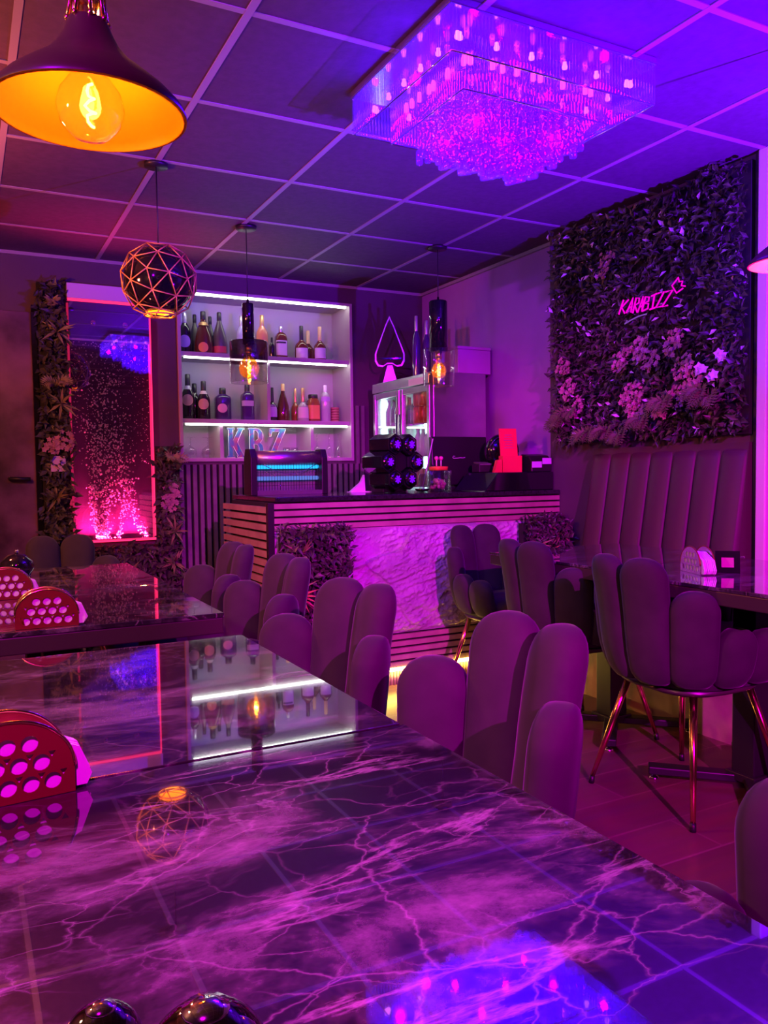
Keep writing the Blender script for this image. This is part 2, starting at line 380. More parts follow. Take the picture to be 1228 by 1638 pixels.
struct(MB().box(XL-0.1, XR+0.1, YF-0.1, YF, 0, H).build('wall_front', M['wall']))
b = MB(); b.box(XR, XR+0.1, YF, YB, 0, H)
wr = struct(b.build('wall_right', M['wall_r']))
struct(MB().box(3.06, XR, 2.36, 3.735, 0, H).build('wall_right_panel', M['wall'], wr))
struct(MB().box(3.03, XR, 2.285, 2.335, 0, H).build('trim_1', M['pink_post'], bevel=0.006))
struct(MB().box(3.045, XR, 2.335, 2.36, 0, H).build('trim_2', M['black'], bevel=0.003))
# dark door in the far left of the back wall
d = struct(MB().box(-0.55, 0.395, YB-0.03, YB, 0, 2.1).build('door_1', M['door'], bevel=0.003))
struct(MB().box(0.395, 0.425, YB-0.05, YB, 0, 2.14).build('door_1_frame', M['black_gloss'], d))
h = MB(); h.tube([(0.25, YB-0.03, 1.105), (0.25, YB-0.07, 1.105), (0.36, YB-0.07, 1.10)], 0.012)
struct(h.build('door_handle', M['black'], d))

# ------------------------------------------------------------------ tables
def make_table(label):
    t = thing('marble_table', label, 'table', group='glossy marble dining tables')
    MB().box(-0.375, 0.375, -0.372, 0.372, -0.012, 0).build('tabletop', M['marble'], t, (0, 0, 0.75), 0.002)
    MB().box(-0.373, 0.373, -0.370, 0.370, -0.055, -0.0125).build('edge_band', M['edge'], t, (0, 0, 0.75), 0.003)
    MB().box(-0.045, 0.045, -0.045, 0.045, 0.045, 0.695).build('column', M['black'], t, None, 0.004)
    bs = MB()
    for a in range(4):
        R = Matrix.Rotation(PI/4+a*PI/2, 4, 'Z'); bs.box(0.02, 0.34, -0.028, 0.028, 0.022, 0.05, R)
    bs.box(-0.06, 0.06, -0.06, 0.06, 0.03, 0.06); bs.build('base', M['black'], t, None, 0.004)
    for a in range(4):
        an = PI/4+a*PI/2
        MB().lathe([(0.017, 0.0), (0.019, 0.004), (0.012, 0.010), (0.007, 0.012), (0.007, 0.026)], (0.32*math.cos(an), 0.32*math.sin(an), 0), 12).build('foot', M['chrome'], t)
    return t
T1 = make_table('marble table closest to the camera, under the gold bowl lamp'); T1.location = (0.178, 0.63, 0)
TB = copy_tree(T1, 'marble table carrying the big red napkin holder, joined to the closest table', loc=(0.174, 1.38, 0))
TC = copy_tree(T1, 'marble table with a dark front edge carrying the two smaller red napkin holders', loc=(0.222, 2.38, 0))
TC.scale = (1, 0.87, 1)
TD = copy_tree(T1, 'marble table at the far end of the row, reflecting the red bubble panel', loc=(0.222, 3.085, 0))
TE = copy_tree(T1, 'marble table by the padded bench, its far end close to the bar counter', loc=(2.46, 2.60, 0))
TF = copy_tree(T1, 'marble table by the padded bench carrying the silver napkin holder', loc=(2.395, 1.85, 0))

# ------------------------------------------------------------------ petal-back chairs
def petal(mb, cx, cyy, ang, wd, top, z0=0.42, th=0.084):
    """one upright padded channel; ang = outward direction"""
    n = 18; lv = []
    hh = wd*0.5
    for k in range(5): lv.append((z0+0.05*(1-math.cos(k/4*PI/2)), 0.45+0.55*math.sin(k/4*PI/2)))
    zt = top-hh*0.95
    for k in range(1, 6): lv.append((z0+0.05+(zt-z0-0.05)*k/5, 1.0))
    for k in range(1, 8):
        a = k/7*PI/2; lv.append((zt+hh*0.95*math.sin(a), max(0.04, math.cos(a)**0.8)))
    vs = []
    od = Vector((math.cos(ang), math.sin(ang), 0)); sd = Vector((-math.sin(ang), math.cos(ang), 0))
    for (z, q) in lv:
        u = (z-z0)/(0.84-z0); out = -0.035*(1-min(1, (z-z0)/0.16))**2 + 0.045*u*u*max(0, od.y)+0.01*u
        wdt = hh*q*(0.92+0.10*min(1, u*1.2)); tq = th*0.5*(q**0.6)
        for i in range(n):
            a = 2*PI*i/n; ca, sa = math.cos(a), math.sin(a); e = 2.6
            rr = 1/((abs(ca)**e+abs(sa)**e)**(1/e))
            p = Vector((cx, cyy, z))+od*(out+tq*rr*ca)+sd*(wdt*rr*sa); vs.append(p)
    L = len(lv); fs = [(j*n+i, j*n+(i+1) % n, (j+1)*n+(i+1) % n, (j+1)*n+i) for j in range(L-1) for i in range(n)]
    fs += [tuple(range(n))[::-1], tuple((L-1)*n+i for i in range(n))]
    mb.add(vs, fs, True)
def make_chair(label):
    t = thing('velvet_chair', label, 'chair', group='grey velvet petal-back chairs')
    R, S = 0.235, 0.17; tot = PI*R+2*S; N = 8; wd = tot/N
    tops = [0.60, 0.615, 0.735, 0.835, 0.835, 0.735, 0.615, 0.60]
    back = MB(); arms = [MB(), MB()]
    for i in range(N):
        s_ = (i+0.5)*wd
        if s_ < S: x, y, a = R, -S+s_, 0.0
        elif s_ > tot-S: x, y, a = -R, -(s_-(tot-S)), PI
        else: a = (s_-S)/R; x, y = R*math.cos(a), R*math.sin(a)
        tgt = arms[0] if i < 2 else arms[1] if i > 5 else back
        petal(tgt, x, y, a, wd*1.14, tops[i])
    back.build('backrest', M['velvet'], t)
    arms[0].build('armrest', M['velvet'], t); arms[1].build('armrest', M['velvet'], t)
    se = MB(); se.lathe([(0.17, 0.0), (0.205, 0.012), (0.215, 0.05), (0.205, 0.088), (0.15, 0.104), (0.0, 0.108)], (0, -0.03, 0.40), 32, sq=3.0)
    se.build('seat', M['velvet'], t)
    MB().lathe([(0.14, 0.0), (0.19, 0.018), (0.20, 0.03)], (0, -0.02, 0.372), 28, sq=3.0).build('seat_base', M['edge'], t)
    for sx in (-1, 1):
        for sy in (-1, 1):
            a = Vector((sx*0.14, -0.02+sy*0.13, 0.39)); bb = Vector((sx*0.225, -0.02+sy*0.225, 0.015))
            lg = MB().tube([a, a.lerp(bb, 0.5), bb], [0.013, 0.011, 0.008], 10).build('leg', M['gold'], t)
            MB().tube([a.lerp(bb, 0.97), Vector((bb.x, bb.y, 0.0))], [0.0095, 0.010], 10).build('foot_tip', M['black'], lg)
    return t
RM = -PI/2
C1 = make_chair('velvet chair beside the closest marble table, before the glowing yellow counter base'); C1.location = (0.675, 1.205, 0); C1.rotation_euler.z = RM
def chair(label, x, y, rz): return copy_tree(C1, label, loc=(x, y, 0), rz=rz)
chair('velvet chair beside the table with the big red holder, before the counter plants', 0.63, 1.81, RM+.17)
chair('velvet chair standing between the counter plants and the far marble tables', 0.71, 2.565, RM)
chair('velvet chair before the counter\'s slatted end, beside the farthest table', 0.71, 3.15, RM)
chair('velvet chair at the end of the bench table, its back to the stone counter front', 2.375, 3.24, 0.05)
chair('velvet chair in the middle of the bench side row, between two other chairs', 2.25, 2.60, PI/2)
chair('velvet chair with long gold legs in view, beside the silver napkin holder table', 2.15, 1.93, PI/2)
chair('velvet chair cut by the frame\'s lower right corner', 0.72, 0.42, RM)
chair('velvet chair at the head of the far table, before the bubble panel', 0.40, 3.83, 0.0)

# ------------------------------------------------------------------ bar counter
cx0, cx1, cy0, cy1 = 1.285, 3.055, 3.65, 4.40
t = thing('bar_counter', 'bar counter with a rough stone front, wood slats and yellow light along its base', 'counter', (0, 0, 0))
MB().box(cx0+0.02, 3.055, cy0+0.02, 4.30, 0.0, 0.973).build('carcass', M['felt'], t)
MB().box(1.32, 3.055, cy0-0.005, 4.33, 0.975, 1.0).build('worktop', M['granite'], t, None, 0.004)
b = MB()
for z0 in (0.838, 0.873, 0.908, 0.943): b.box(cx0, cx1, cy0, cy0+0.018, z0, z0+0.0245)
b.build('upper_slats', M['slat_warm'], t)
b = MB()
for z0 in (0.098, 0.134, 0.170, 0.206, 0.242): b.box(cx0, cx1, cy0, cy0+0.018, z0, z0+0.0245)
b.build('lower_slats', M['slat_warm'], t)
b = MB(); z = 0.02
while z < 0.96:
    b.box(cx0, cx0+0.018, cy0+0.03, cy1, z, z+0.030); z += 0.043
b.build('end_slats', M['slat_warm'], t)
MB().box(cx0-0.001, cx0+0.03, cy0-0.001, cy0+0.03, 0.0, 0.973).build('corner_post', M['black'], t)
# stone panel: displaced rock face
b = MB(); nx, nz = 330, 110; vs = []
for j in range(nz+1):
    for i in range(nx+1):
        x = cx0+0.03+(cx1-cx0-0.03)*i/nx; zz = 0.274+(0.834-0.274)*j/nz
        p = Vector((x*1.6+zz*0.9, 3.1, zz*2.2-x*0.8))
        d_ = 0.016*noise.ridged_multi_fractal(p*1.3, 0.8, 2.2, 7, 1.0, 2.0)+0.022*noise.cell(Vector((p.x*1.7+0.35*noise.noise(p*3), 0, p.z*1.1+0.3*noise.noise(p*2.6))))+0.010*noise.noise(Vector((p.x*6, 1, p.z*22)))+0.006*noise.noise(p*18)+0.006*noise.noise(p*36)
        d_ = max(d_, -0.004); e = min(1, min(i, nx-i)/4, min(j, nz-j)/4)
        vs.append((x, cy0+0.012-d_*e, zz))
b.add(vs, [(j*(nx+1)+i, j*(nx+1)+i+1, (j+1)*(nx+1)+i+1, (j+1)*(nx+1)+i) for j in range(nz) for i in range(nx)])
b.build('stone_panel', M['stone'], t)
b = MB(); x = cx0+0.02
while x < 3.05:
    b.lathe([(0.009, 0.0), (0.009, 0.072)], (x, cy0+0.022, 0.001), 6); x += 0.018
b.build('fluted_plinth', M['slat_warm'], t)
MB().box(cx0+0.02, cx1, cy0-0.004, cy0+0.014, 0.078, 0.092).build('base_light_strip', M['led_y'], t)
lg = MB().prism([(2.57, 1.0), (3.05, 1.0), (3.05, 1.104), (2.66, 1.104)], lambda u, v, w_: (u, w_, v), 3.70, 4.02)
lg.build('raised_ledge', M['black_gloss'], t, None, 0.004)

# ------------------------------------------------------------------ foliage helpers
def rnd(a, b_): return random.uniform(a, b_)
def foliage(mb, n, region, out, size=(0.03, 0.07), depth=0.05, wr_=0.45):
    """leaves on the rectangle region = (origin, u axis, v axis), growing towards out"""
    o, u, v = [Vector(q) for q in region]; out = Vector(out)
    for _ in range(n):
        p = o+u*random.random()+v*random.random()+out*rnd(0, depth)
        d_ = (out*rnd(0.2, 1.0)+u.normalized()*rnd(-1, 1)+v.normalized()*rnd(-1.1, 0.8))
        L = rnd(*size); mb.leaf(p, d_, out+Vector((rnd(-.4, .4), rnd(-.4, .4), rnd(0, .8))), L, L*rnd(wr_*0.7, wr_*1.3))
def blossoms(mb, c, out, rad, n, pet=0.012):
    c, out = Vector(c), Vector(out).normalized(); a = out.orthogonal().normalized(); b_ = out.cross(a)
    for _ in range(n):
        th = rnd(0, 2*PI); r = rad*math.sqrt(random.random())
        p = c+a*r*math.cos(th)+b_*r*math.sin(th)*1.25+out*rnd(0, rad*0.5)
        nn = (out+Vector((rnd(-.5, .5), rnd(-.5, .5), rnd(-.3, .6)))).normalized(); q = nn.orthogonal().normalized()
        for k in range(5):
            R = Matrix.Rotation(2*PI*k/5, 3, nn); mb.leaf(p, R @ q+nn*0.35, nn, pet, pet*0.9, 0.1)
def frond(mb, base, d_, L, droop, out, wid=0.05, n=14):
    base, d_, out = Vector(base), Vector(d_).normalized(), Vector(out)
    pts = []; p = base.copy(); dd = d_.copy()
    for k in range(n):
        pts.append(p.copy()); p = p+dd*L/n; dd = (dd+Vector((0, 0, -droop/n))).normalized()
    mb.tube(pts, [0.003*(1-k/n*0.7) for k in range(n)], 5)
    for k in range(1, n):
        t_ = (pts[k]-pts[k-1]).normalized(); s_ = t_.cross(out).normalized(); wl = wid*math.sin(PI*(0.12+0.85*k/n))
        for sg in (-1, 1): mb.leaf(pts[k], s_*sg+t_*0.7, out, wl, wl*0.28, 0.1)
def spikes(mb, c, out, n, L, w_=0.012):
    c, out = Vector(c), Vector(out)
    for k in range(n):
        d_ = Vector((rnd(-1, 1), rnd(-1, 1), rnd(-.9, 1)))+out*1.1
        mb.leaf(c, d_, out+Vector((0, 0, .3)), L*rnd(.7, 1.1), w_, 0.3)

# planters against the counter front
def planter(label, x0, x1, z0, z1, n):
    t = thing('hanging_plant_box', label, 'plants', ((x0+x1)/2, cy0-0.03, z0)); o = Vector((-(x1-x0)/2, 0, 0)); W, Hh = x1-x0, z1-z0
    MB().box(-W/2, W/2, -0.045, -0.005, 0, Hh-0.05).build('backing_box', M['soil'], t)
    f = MB(); foliage(f, n, (o+Vector((0, -0.045, 0)), (W, 0, 0), (0, 0, Hh-0.03)), (0, -1, 0), (0.025, 0.055), 0.07)
    foliage(f, n//5, (o+Vector((0, -0.045, Hh-0.07)), (W, 0, 0), (0, 0.03, 0.02)), (0, -0.3, 0.8), (0.025, 0.05), 0.05)
    f.build('foliage', M['leaf'], t)
    for k in range(4):
        r_ = MB(); spikes(r_, (rnd(-W*.35, W*.35), -0.10, rnd(0.15*Hh, 0.8*Hh)), (0, -0.6, 0), 9, rnd(0.09, 0.14)); r_.build('leaf_rosette', M['leafred'] if k % 2 == 0 else M['leaf2'], t)
    return t
planter('plant box with reddish leaves hung on the counter front beside the slatted end', 1.32, 1.665, 0.33, 0.865, 1500)
planter('plant box at the counter\'s wall end, above the bench table', 2.735, 3.03, 0.42, 0.87, 900)

# ------------------------------------------------------------------ bottle shelf
t = thing('bottle_shelf', 'lit grey bottle shelf recessed in the back wall with three white light strips', 'shelf', (0, 0, 0))
b = MB(); fy = YB-0.025
b.box(RX0, RX0+0.022, fy, RYB, RZ0, RZ1); b.box(RX1-0.022, RX1, fy, RYB, RZ0, RZ1)
b.box(RX0+0.022, RX1-0.022, fy, RYB, RZ0, RZ0+0.025); b.box(RX0+0.022, RX1-0.022, fy, RYB, RZ1-0.02, RZ1)
b.build('frame', M['shelf'], t, None, 0.002)
MB().box(RX0, RX1, RYB, RYB+0.015, RZ0, RZ1).build('back_panel', M['shelf'], t)
S1, S2, S0 = 1.925, 1.485, RZ0+0.025
for zt in (S1, S2): MB().box(RX0+0.022, RX1-0.022, fy+0.02, RYB, zt-0.03, zt).build('shelf_board', M['shelf'], t, None, 0.002)
MB().box(1.885, 1.907, fy+0.03, RYB, S2, S1-0.03).build('divider', M['shelf'], t)
MB().box(1.545, 1.567, fy+0.03, RYB, S0, S2-0.03).build('divider', M['shelf'], t)
MB().box(2.205, 2.227, fy+0.03, RYB, S0, S2-0.03).build('divider', M['shelf'], t)
for zt in (RZ1-0.02, S1-0.03, S2-0.03):
    MB().box(RX0+0.045, RX1-0.04, fy+0.022, fy+0.034, zt-0.012, zt-0.001).build('light_strip', M['led_w'], t)

# ------------------------------------------------------------------ bottles
def gl(name, col, rough=0.08): return principled(name, col, rough, spec=0.6, coat=0.4)
G = {'dark': gl('dark_bottle_glass', (0.02, 0.012, 0.02)), 'brown': gl('brown_bottle_glass', (0.10, 0.028, 0.02)), 'smoky': gl('smoky_frosted_glass', (0.09, 0.075, 0.075), 0.3),
     'cognac': gl('cognac_glass', (0.16, 0.035, 0.02)), 'clear': gl('pale_clear_bottle', (0.45, 0.50, 0.46)), 'peach': gl('peach_liqueur', (0.80, 0.36, 0.14)), 'violet': gl('violet_bottle', (0.07, 0.02, 0.16)),
     'amber': gl('amber_liqueur', (0.30, 0.09, 0.03)), 'blue': gl('pale_blue_bottle', (0.5, 0.55, 0.72)),
     'l_white': principled('white_label', (0.75, 0.70, 0.72), 0.5), 'l_orange': principled('orange_label', (0.85, 0.30, 0.10), 0.5), 'l_red': principled('red_label', (0.55, 0.06, 0.08), 0.5),
     'l_lilac': principled('lilac_label', (0.50, 0.36, 0.66), 0.5), 'l_pink': principled('pink_heart_label', (0.85, 0.32, 0.60), 0.5), 'l_cream': principled('cream_pink_label', (0.62, 0.34, 0.30), 0.5),
     'foil': principled('silver_foil', (0.7, 0.66, 0.7), 0.3, metal=0.7), 'yellow': principled('yellow_foil', (0.85, 0.70, 0.25), 0.35), 'goldc': principled('gold_foil', (0.85, 0.55, 0.22), 0.3, metal=0.6),
     'dk': principled('dark_cap', (0.03, 0.025, 0.035), 0.35), 'wht': principled('white_cap', (0.85, 0.85, 0.88), 0.4), 'ink': principled('dark_ink', (0.05, 0.04, 0.06), 0.6)}
SHAPES = {  # (radius fraction, height fraction) to the shoulder and neck
 'wine': [(0.0, 0), (.95, 0.003), (1, .03), (1, .52), (.93, .60), (.62, .69), (.36, .75), (.30, .80), (.30, .97), (.0, .975)],
 'taper': [(0.0, 0), (.95, .003), (1, .04), (1, .26), (.90, .42), (.62, .60), (.36, .74), (.25, .82), (.25, .97), (0, .975)],
 'cream': [(0.0, 0), (.95, .003), (1, .02), (1, .50), (.92, .58), (.60, .68), (.36, .76), (.34, .97), (0, .975)],
 'squat': [(0.0, 0), (.95, .003), (1, .02), (1, .58), (.94, .68), (.70, .77), (.30, .82), (.28, .97), (0, .975)],
 'cognac': [(0.0, 0), (.92, .003), (1, .03), (1, .36), (.88, .45), (.52, .53), (.26, .59), (.24, .97), (0, .975)],
 'flask': [(0.0, 0), (.95, .003), (1, .02), (1, .66), (.93, .72), (.50, .79), (.36, .82), (.36, .97), (0, .975)],
 'jar': [(0.0, 0), (.95, .003), (1, .03), (1, .62), (.88, .75), (.66, .84), (.66, .97), (0, .975)],
}
CAPZ = {'wine': .70, 'taper': .80, 'cream': .74, 'squat': .81, 'cognac': .58, 'flask': .80, 'jar': .84}
FACE = -PI/2-0.30
def bottle(label, x, y, z, h, wd, shape, glass, cap=None, lab=None, lz=(.1, .4), lround=False, sq=2.0, group='liquor bottles on the back bar shelf', neck=None, mark=False):
    t = thing('liquor_bottle', label, 'bottle', (x, y, z), 0, group); r = wd/2
    pr = [(a*r, q*h) for a, q in SHAPES[shape]]
    MB().lathe(pr, (0, 0, 0.0005), 24, sq=sq).build('body', glass if not isinstance(glass, str) else G[glass], t)
    cz = CAPZ[shape]; cr = max(a for a, q in SHAPES[shape] if q >= cz)*r*1.0
    cr = [a for a, q in SHAPES[shape] if q >= .9][0]*r*1.12+0.0008
    if cap: MB().lathe([(cr*1.02, cz*h+0.002), (cr*1.05, cz*h+0.004), (cr, .99*h), (cr*.8, h), (0, h)], (0, 0, 0), 16).build('cap', G[cap], t)
    if neck: MB().lathe([(.66*r, .66*h), (.40*r, .745*h)], (0, 0, 0.001), 20, a0=FACE-1.2, a1=FACE+1.2).build('neck_label', G[neck], t)
    if lab:
        z0, z1 = lz[0]*h, lz[1]*h; rr = r+0.0012; vs = []
        half = 0.95 if not lround else min(1.1, (z1-z0)/2/r)
        def at(a, zz):
            an = FACE+a; ca, sa = math.cos(an), math.sin(an); q = rr/((abs(ca)**sq+abs(sa)**sq)**(1/sq))
            prof = 1.0
            for k in range(len(pr)-1):
                if pr[k][1] <= zz <= pr[k+1][1] and pr[k+1][1] > pr[k][1]:
                    prof = (pr[k][0]+(pr[k+1][0]-pr[k][0])*(zz-pr[k][1])/(pr[k+1][1]-pr[k][1]))/r; break
            return (q*ca*prof+ca*0.001, q*sa*prof+sa*0.001, zz)
        mb = MB()
        if lround:
            n = 24; vs = [at(0, (z0+z1)/2)]
            for ring in (0.5, 1.0):
                vs += [at(half*ring*math.cos(2*PI*k/n), (z0+z1)/2+(z1-z0)/2*ring*math.sin(2*PI*k/n)) for k in range(n)]
            mb.add(vs, [(0, 1+k, 1+(k+1) % n) for k in range(n)]+[(1+k, 1+n+k, 1+n+(k+1) % n, 1+(k+1) % n) for k in range(n)], True)
        else:
            n = 12; vs = [at(-half+2*half*k/n, zz) for zz in (z0, z0+(z1-z0)/3, z0+(z1-z0)*2/3, z1) for k in range(n+1)]
            mb.add(vs, [(j*(n+1)+k, j*(n+1)+k+1, (j+1)*(n+1)+k+1, (j+1)*(n+1)+k) for j in range(3) for k in range(n)], True)
        lo = mb.build('label', G[lab], t)
        if mark:
            rr += 0.001; zm = z0+(z1-z0)*0.80; zq = z0+(z1-z0)*0.92
            vs = [at(-half*.8+1.6*half*k/n, zz) for zz in (zm, zq) for k in range(n+1)]
            MB().add(vs, [(k, k+1, n+1+k+1, n+1+k) for k in range(n)], True).build('label_band', G['ink'], lo)
    return t
by = 5.44
bottle('dark bottle with silver foil neck and round lilac label, first on the top shelf', 1.354, by, S1, .275, .078, 'wine', 'dark', 'foil', 'l_lilac', (.14, .44), True)
bottle('dark tapered bottle half hidden behind the round orange label bottle', 1.445, by+.09, S1, .285, .085, 'taper', 'smoky', 'dk')
bottle('large tapered brandy bottle with a round orange label on the top shelf', 1.477, by-.01, S1, .29, .125, 'taper', 'brown', 'dk', 'l_orange', (.03, .26), True, neck='goldc')
bottle('smoky bottle peeking out behind the red label bottle, top shelf', 1.552, by+.09, S1, .28, .082, 'taper', 'smoky', 'dk')
bottle('smoky frosted cognac bottle with a red label on the top shelf', 1.591, by, S1, .295, .105, 'taper', 'smoky', 'dk', 'l_red', (.05, .20))
bottle('pale blue bottle behind the hanging lamp on the top shelf', 1.755, by+.03, S1, .29, .07, 'wine', 'blue', 'foil')
bottle('peach coloured bottle with gold top on the top shelf', 1.897, by, S1, .30, .084, 'wine', 'peach', 'goldc')
bottle('small dark bottle next to the peach bottle, partly behind the lamp glass', 1.957, by-.03, S1, .145, .042, 'wine', 'dark', 'dk')
bottle('square shouldered bottle with white label and dark stripe on the top shelf', 2.036, by, S1, .232, .082, 'squat', 'cognac', 'foil', 'l_white', (.10, .55), False, 4.0, mark=True)
bottle('round cognac bottle with a dark neck and white label, top shelf', 2.192, by, S1, .247, .098, 'cognac', 'cognac', 'dk', 'l_white', (.05, .34))
bottle('yellow capped cognac bottle half hidden behind its twin, top shelf', 2.285, by+.10, S1, .235, .085, 'cognac', 'cognac', 'yellow')
bottle('yellow capped cognac bottle with cream label, last on the top shelf', 2.326, by-.02, S1, .247, .092, 'cognac', 'cognac', 'yellow', 'l_white', (.06, .36))
bottle('tall cream liqueur bottle with pink label, first on the middle shelf', 1.364, by, S2, .305, .086, 'cream', 'dark', 'dk', 'l_cream', (.30, .55), True, neck='l_white')
bottle('cream liqueur bottle hidden behind the other two, middle shelf', 1.432, by+.09, S2, .255, .08, 'cream', 'dark', 'dk')
bottle('shorter cream liqueur bottle with pink label, in front of its hidden twin', 1.468, by-.01, S2, .262, .086, 'cream', 'dark', 'dk', 'l_cream', (.26, .54), True, neck='l_white')
bottle('squat violet flask with a pink heart label on the middle shelf', 1.603, by, S2, .222, .108, 'flask', 'violet', 'dk', 'l_pink', (.22, .50), True, 3.0)
bottle('slim rectangular violet bottle under the hanging lamp, middle shelf', 1.779, by, S2, .25, .086, 'flask', 'violet', 'dk', 'l_lilac', (.40, .55), False, 4.5)
bottle('dark bottle with a lilac label against the middle shelf divider', 1.963, by, S2, .238, .072, 'cognac', 'dark', 'dk', 'l_lilac', (.12, .48))
bottle('brown bottle with a yellow cap on the middle shelf', 2.042, by, S2, .268, .09, 'taper', 'brown', 'yellow')
bottle('gold necked bottle standing behind the cream label bottle', 2.160, by+.06, S2, .245, .062, 'cognac', 'amber', 'goldc')
bottle('gold necked bottle with a cream label in front of another, middle shelf', 2.183, by-.03, S2, .24, .085, 'cognac', 'clear', 'goldc', 'l_white', (.10, .42))
bottle('squat amber bottle with a square orange label on the middle shelf', 2.274, by, S2, .20, .092, 'jar', 'amber', 'dk', 'l_orange', (.10, .60), False, 3.5)
bottle('clear gin bottle with a white cap on the middle shelf', 2.371, by, S2, .27, .078, 'squat', 'clear', 'wht', 'l_lilac', (.56, .68))
# cut glass decanter, coasters
t = thing('glass_decanter', 'cut crystal decanter between the brown and gold necked bottles', 'decanter', (2.097, by+.12, S2))
MB().lathe([(0.0, 0), (.026, .001), (.029, .02), (.026, .07), (.014, .10), (.016, .13)], (0,0,0.0005), 10).build('body', M['glass'], t)
MB().sphere((0, 0, .148), .017, 8, 6).build('stopper', M['glass'], t)
G['wood'] = principled('reddish_wood', (0.40, 0.17, 0.12), 0.5)
for k in range(6):
    o = MB().lathe([(0.0, 0), (.030, 0.0005), (.032, .004), (.032, .013), (.030, .017), (0, .0175)], (0, 0, 0), 24).build('coaster', G['wood'], None, (2.445, by, S2+0.0005+k*0.0185))
    tag(o, ['lowest round wooden coaster of the stack beside the gin bottle', 'second round wooden coaster from the bottom of the shelf stack', 'third round wooden coaster from the bottom of the shelf stack', 'third round wooden coaster from the top of the shelf stack', 'second round wooden coaster from the top of the shelf stack', 'topmost round wooden coaster of the shelf stack'][k], 'coaster', 'stacked wooden coasters on the shelf')
# glasses, upside down
def wineglass(label, x, y, flute, group):
    t = thing('stem_glass', label, 'glass', (x, y, S0+0.0005), 0, group)
    if flute:
        MB().shell([(.026, 0), (.029, .03), (.024, .07), (.006, .092)], n=20).build('bowl', M['glass'], t)
        MB().tube([(0, 0, .09), (0, 0, .172)], .0035, 8).build('stem', M['glass'], t); MB().lathe([(.004, .172), (.030, .176), (.030, .178), (0, .179)], n=20).build('foot', M['glass'], t)
    else:
        MB().shell([(.036, 0), (.045, .03), (.040, .06), (.006, .082)], n=24).build('bowl', M['glass'], t)
        MB().tube([(0, 0, .08), (0, 0, .135)], .004, 8).build('stem', M['glass'], t); MB().lathe([(.004, .135), (.036, .139), (.036, .141), (0, .143)], n=20).build('foot', M['glass'], t)
wineglass('upturned wine glass close to the shelf\'s outer side panel', 1.372, by, False, 'upturned wine glasses on the bottom shelf')
wineglass('upturned wine glass beside the bottom shelf divider, near the letter K', 1.492, by, False, 'upturned wine glasses on the bottom shelf')
wineglass('upturned flute nearest the bottom shelf divider', 2.300, by, True, 'upturned flutes on the bottom shelf')
wineglass('upturned flute in the middle of three on the bottom shelf', 2.395, by, True, 'upturned flutes on the bottom shelf')
wineglass('upturned flute beside the shelf\'s inner end panel', 2.470, by, True, 'upturned flutes on the bottom shelf')
for i, xx in enumerate((2.075, 2.135)):
    t = thing('small_glass', ['small glass cup close to the letter Z', 'small glass cup next to the shelf divider'][i], 'glass', (xx, by+.03, S0+.0005), 0, 'small cups on the bottom shelf')
    MB().shell([(.016, 0), (.024, .005), (.027, .075), (.025, .075), (.022, .008), (0.0, .006)], n=20).build('bowl', M['glass'], t)
    MB().tube([(.026, 0, .062), (.042, 0, .055), (.042, 0, .03), (.024, 0, .02)], .003, 6).build('handle', M['glass'], t)
# iridescent letters K B Z
def irid(name):
    mt = principled(name, (0.2, 0.5, 0.7), 0.2, metal=0.6); nt = mt.node_tree; N = nt.nodes.new; L = nt.links.new; b_ = nt.nodes['Principled BSDF']
    tc = N('ShaderNodeTexCoord'); nz = N('ShaderNodeTexNoise'); nz.inputs['Scale'].default_value = 9; nz.inputs['Distortion'].default_value = 1.2; L(tc.outputs['Object'], nz.inputs['Vector'])
    rp = N('ShaderNodeValToRGB'); e = rp.color_ramp.elements; e[0].position = .36; e[0].color = (0.75, 0.22, 0.35, 1); e[1].position = .66; e[1].color = (0.25, 0.65, 0.45, 1)
    e.new(.44).color = (0.30, 0.22, 0.65, 1); e.new(.52).color = (0.12, 0.45, 0.70, 1); e.new(.58).color = (0.15, 0.60, 0.65, 1)
    L(nz.outputs['Fac'], rp.inputs['Fac']); L(rp.outputs['Color'], b_.inputs['Base Color']); return mt
M['irid'] = irid('iridescent_foil'); M['irid_edge'] = principled('pale_shiny_rim', (0.75, 0.78, 0.62), 0.25, metal=0.4)
K_ = [(0,0),(.052,0),(.052,.012),(.042,.012),(.042,.078),(.078,.012),(.070,.012),(.070,0),(.128,0),(.128,.012),(.118,.012),(.074,.108),(.112,.192),(.124,.192),(.124,.204),(.072,.204),(.072,.192),(.080,.192),(.042,.118),(.042,.192),(.052,.192),(.052,.204),(0,.204),(0,.192),(.010,.192),(.010,.012),(0,.012)]
B_ = [(0,0),(.075,0),(.098,.010),(.110,.030),(.112,.060),(.104,.088),(.086,.104),(.102,.120),(.108,.148),(.102,.178),(.086,.197),(.066,.204),(0,.204),(0,.192),(.010,.192),(.010,.012),(0,.012)]
Bh = [[(.042,.016),(.066,.018),(.078,.034),(.078,.070),(.066,.090),(.042,.094)], [(.042,.116),(.060,.118),(.074,.134),(.074,.168),(.062,.184),(.042,.188)]]
Z_ = [(0,0),(.120,0),(.124,.060),(.112,.060),(.104,.024),(.046,.024),(.122,.192),(.122,.204),(.006,.204),(.002,.146),(.014,.146),(.022,.180),(.076,.180),(0,.012)]
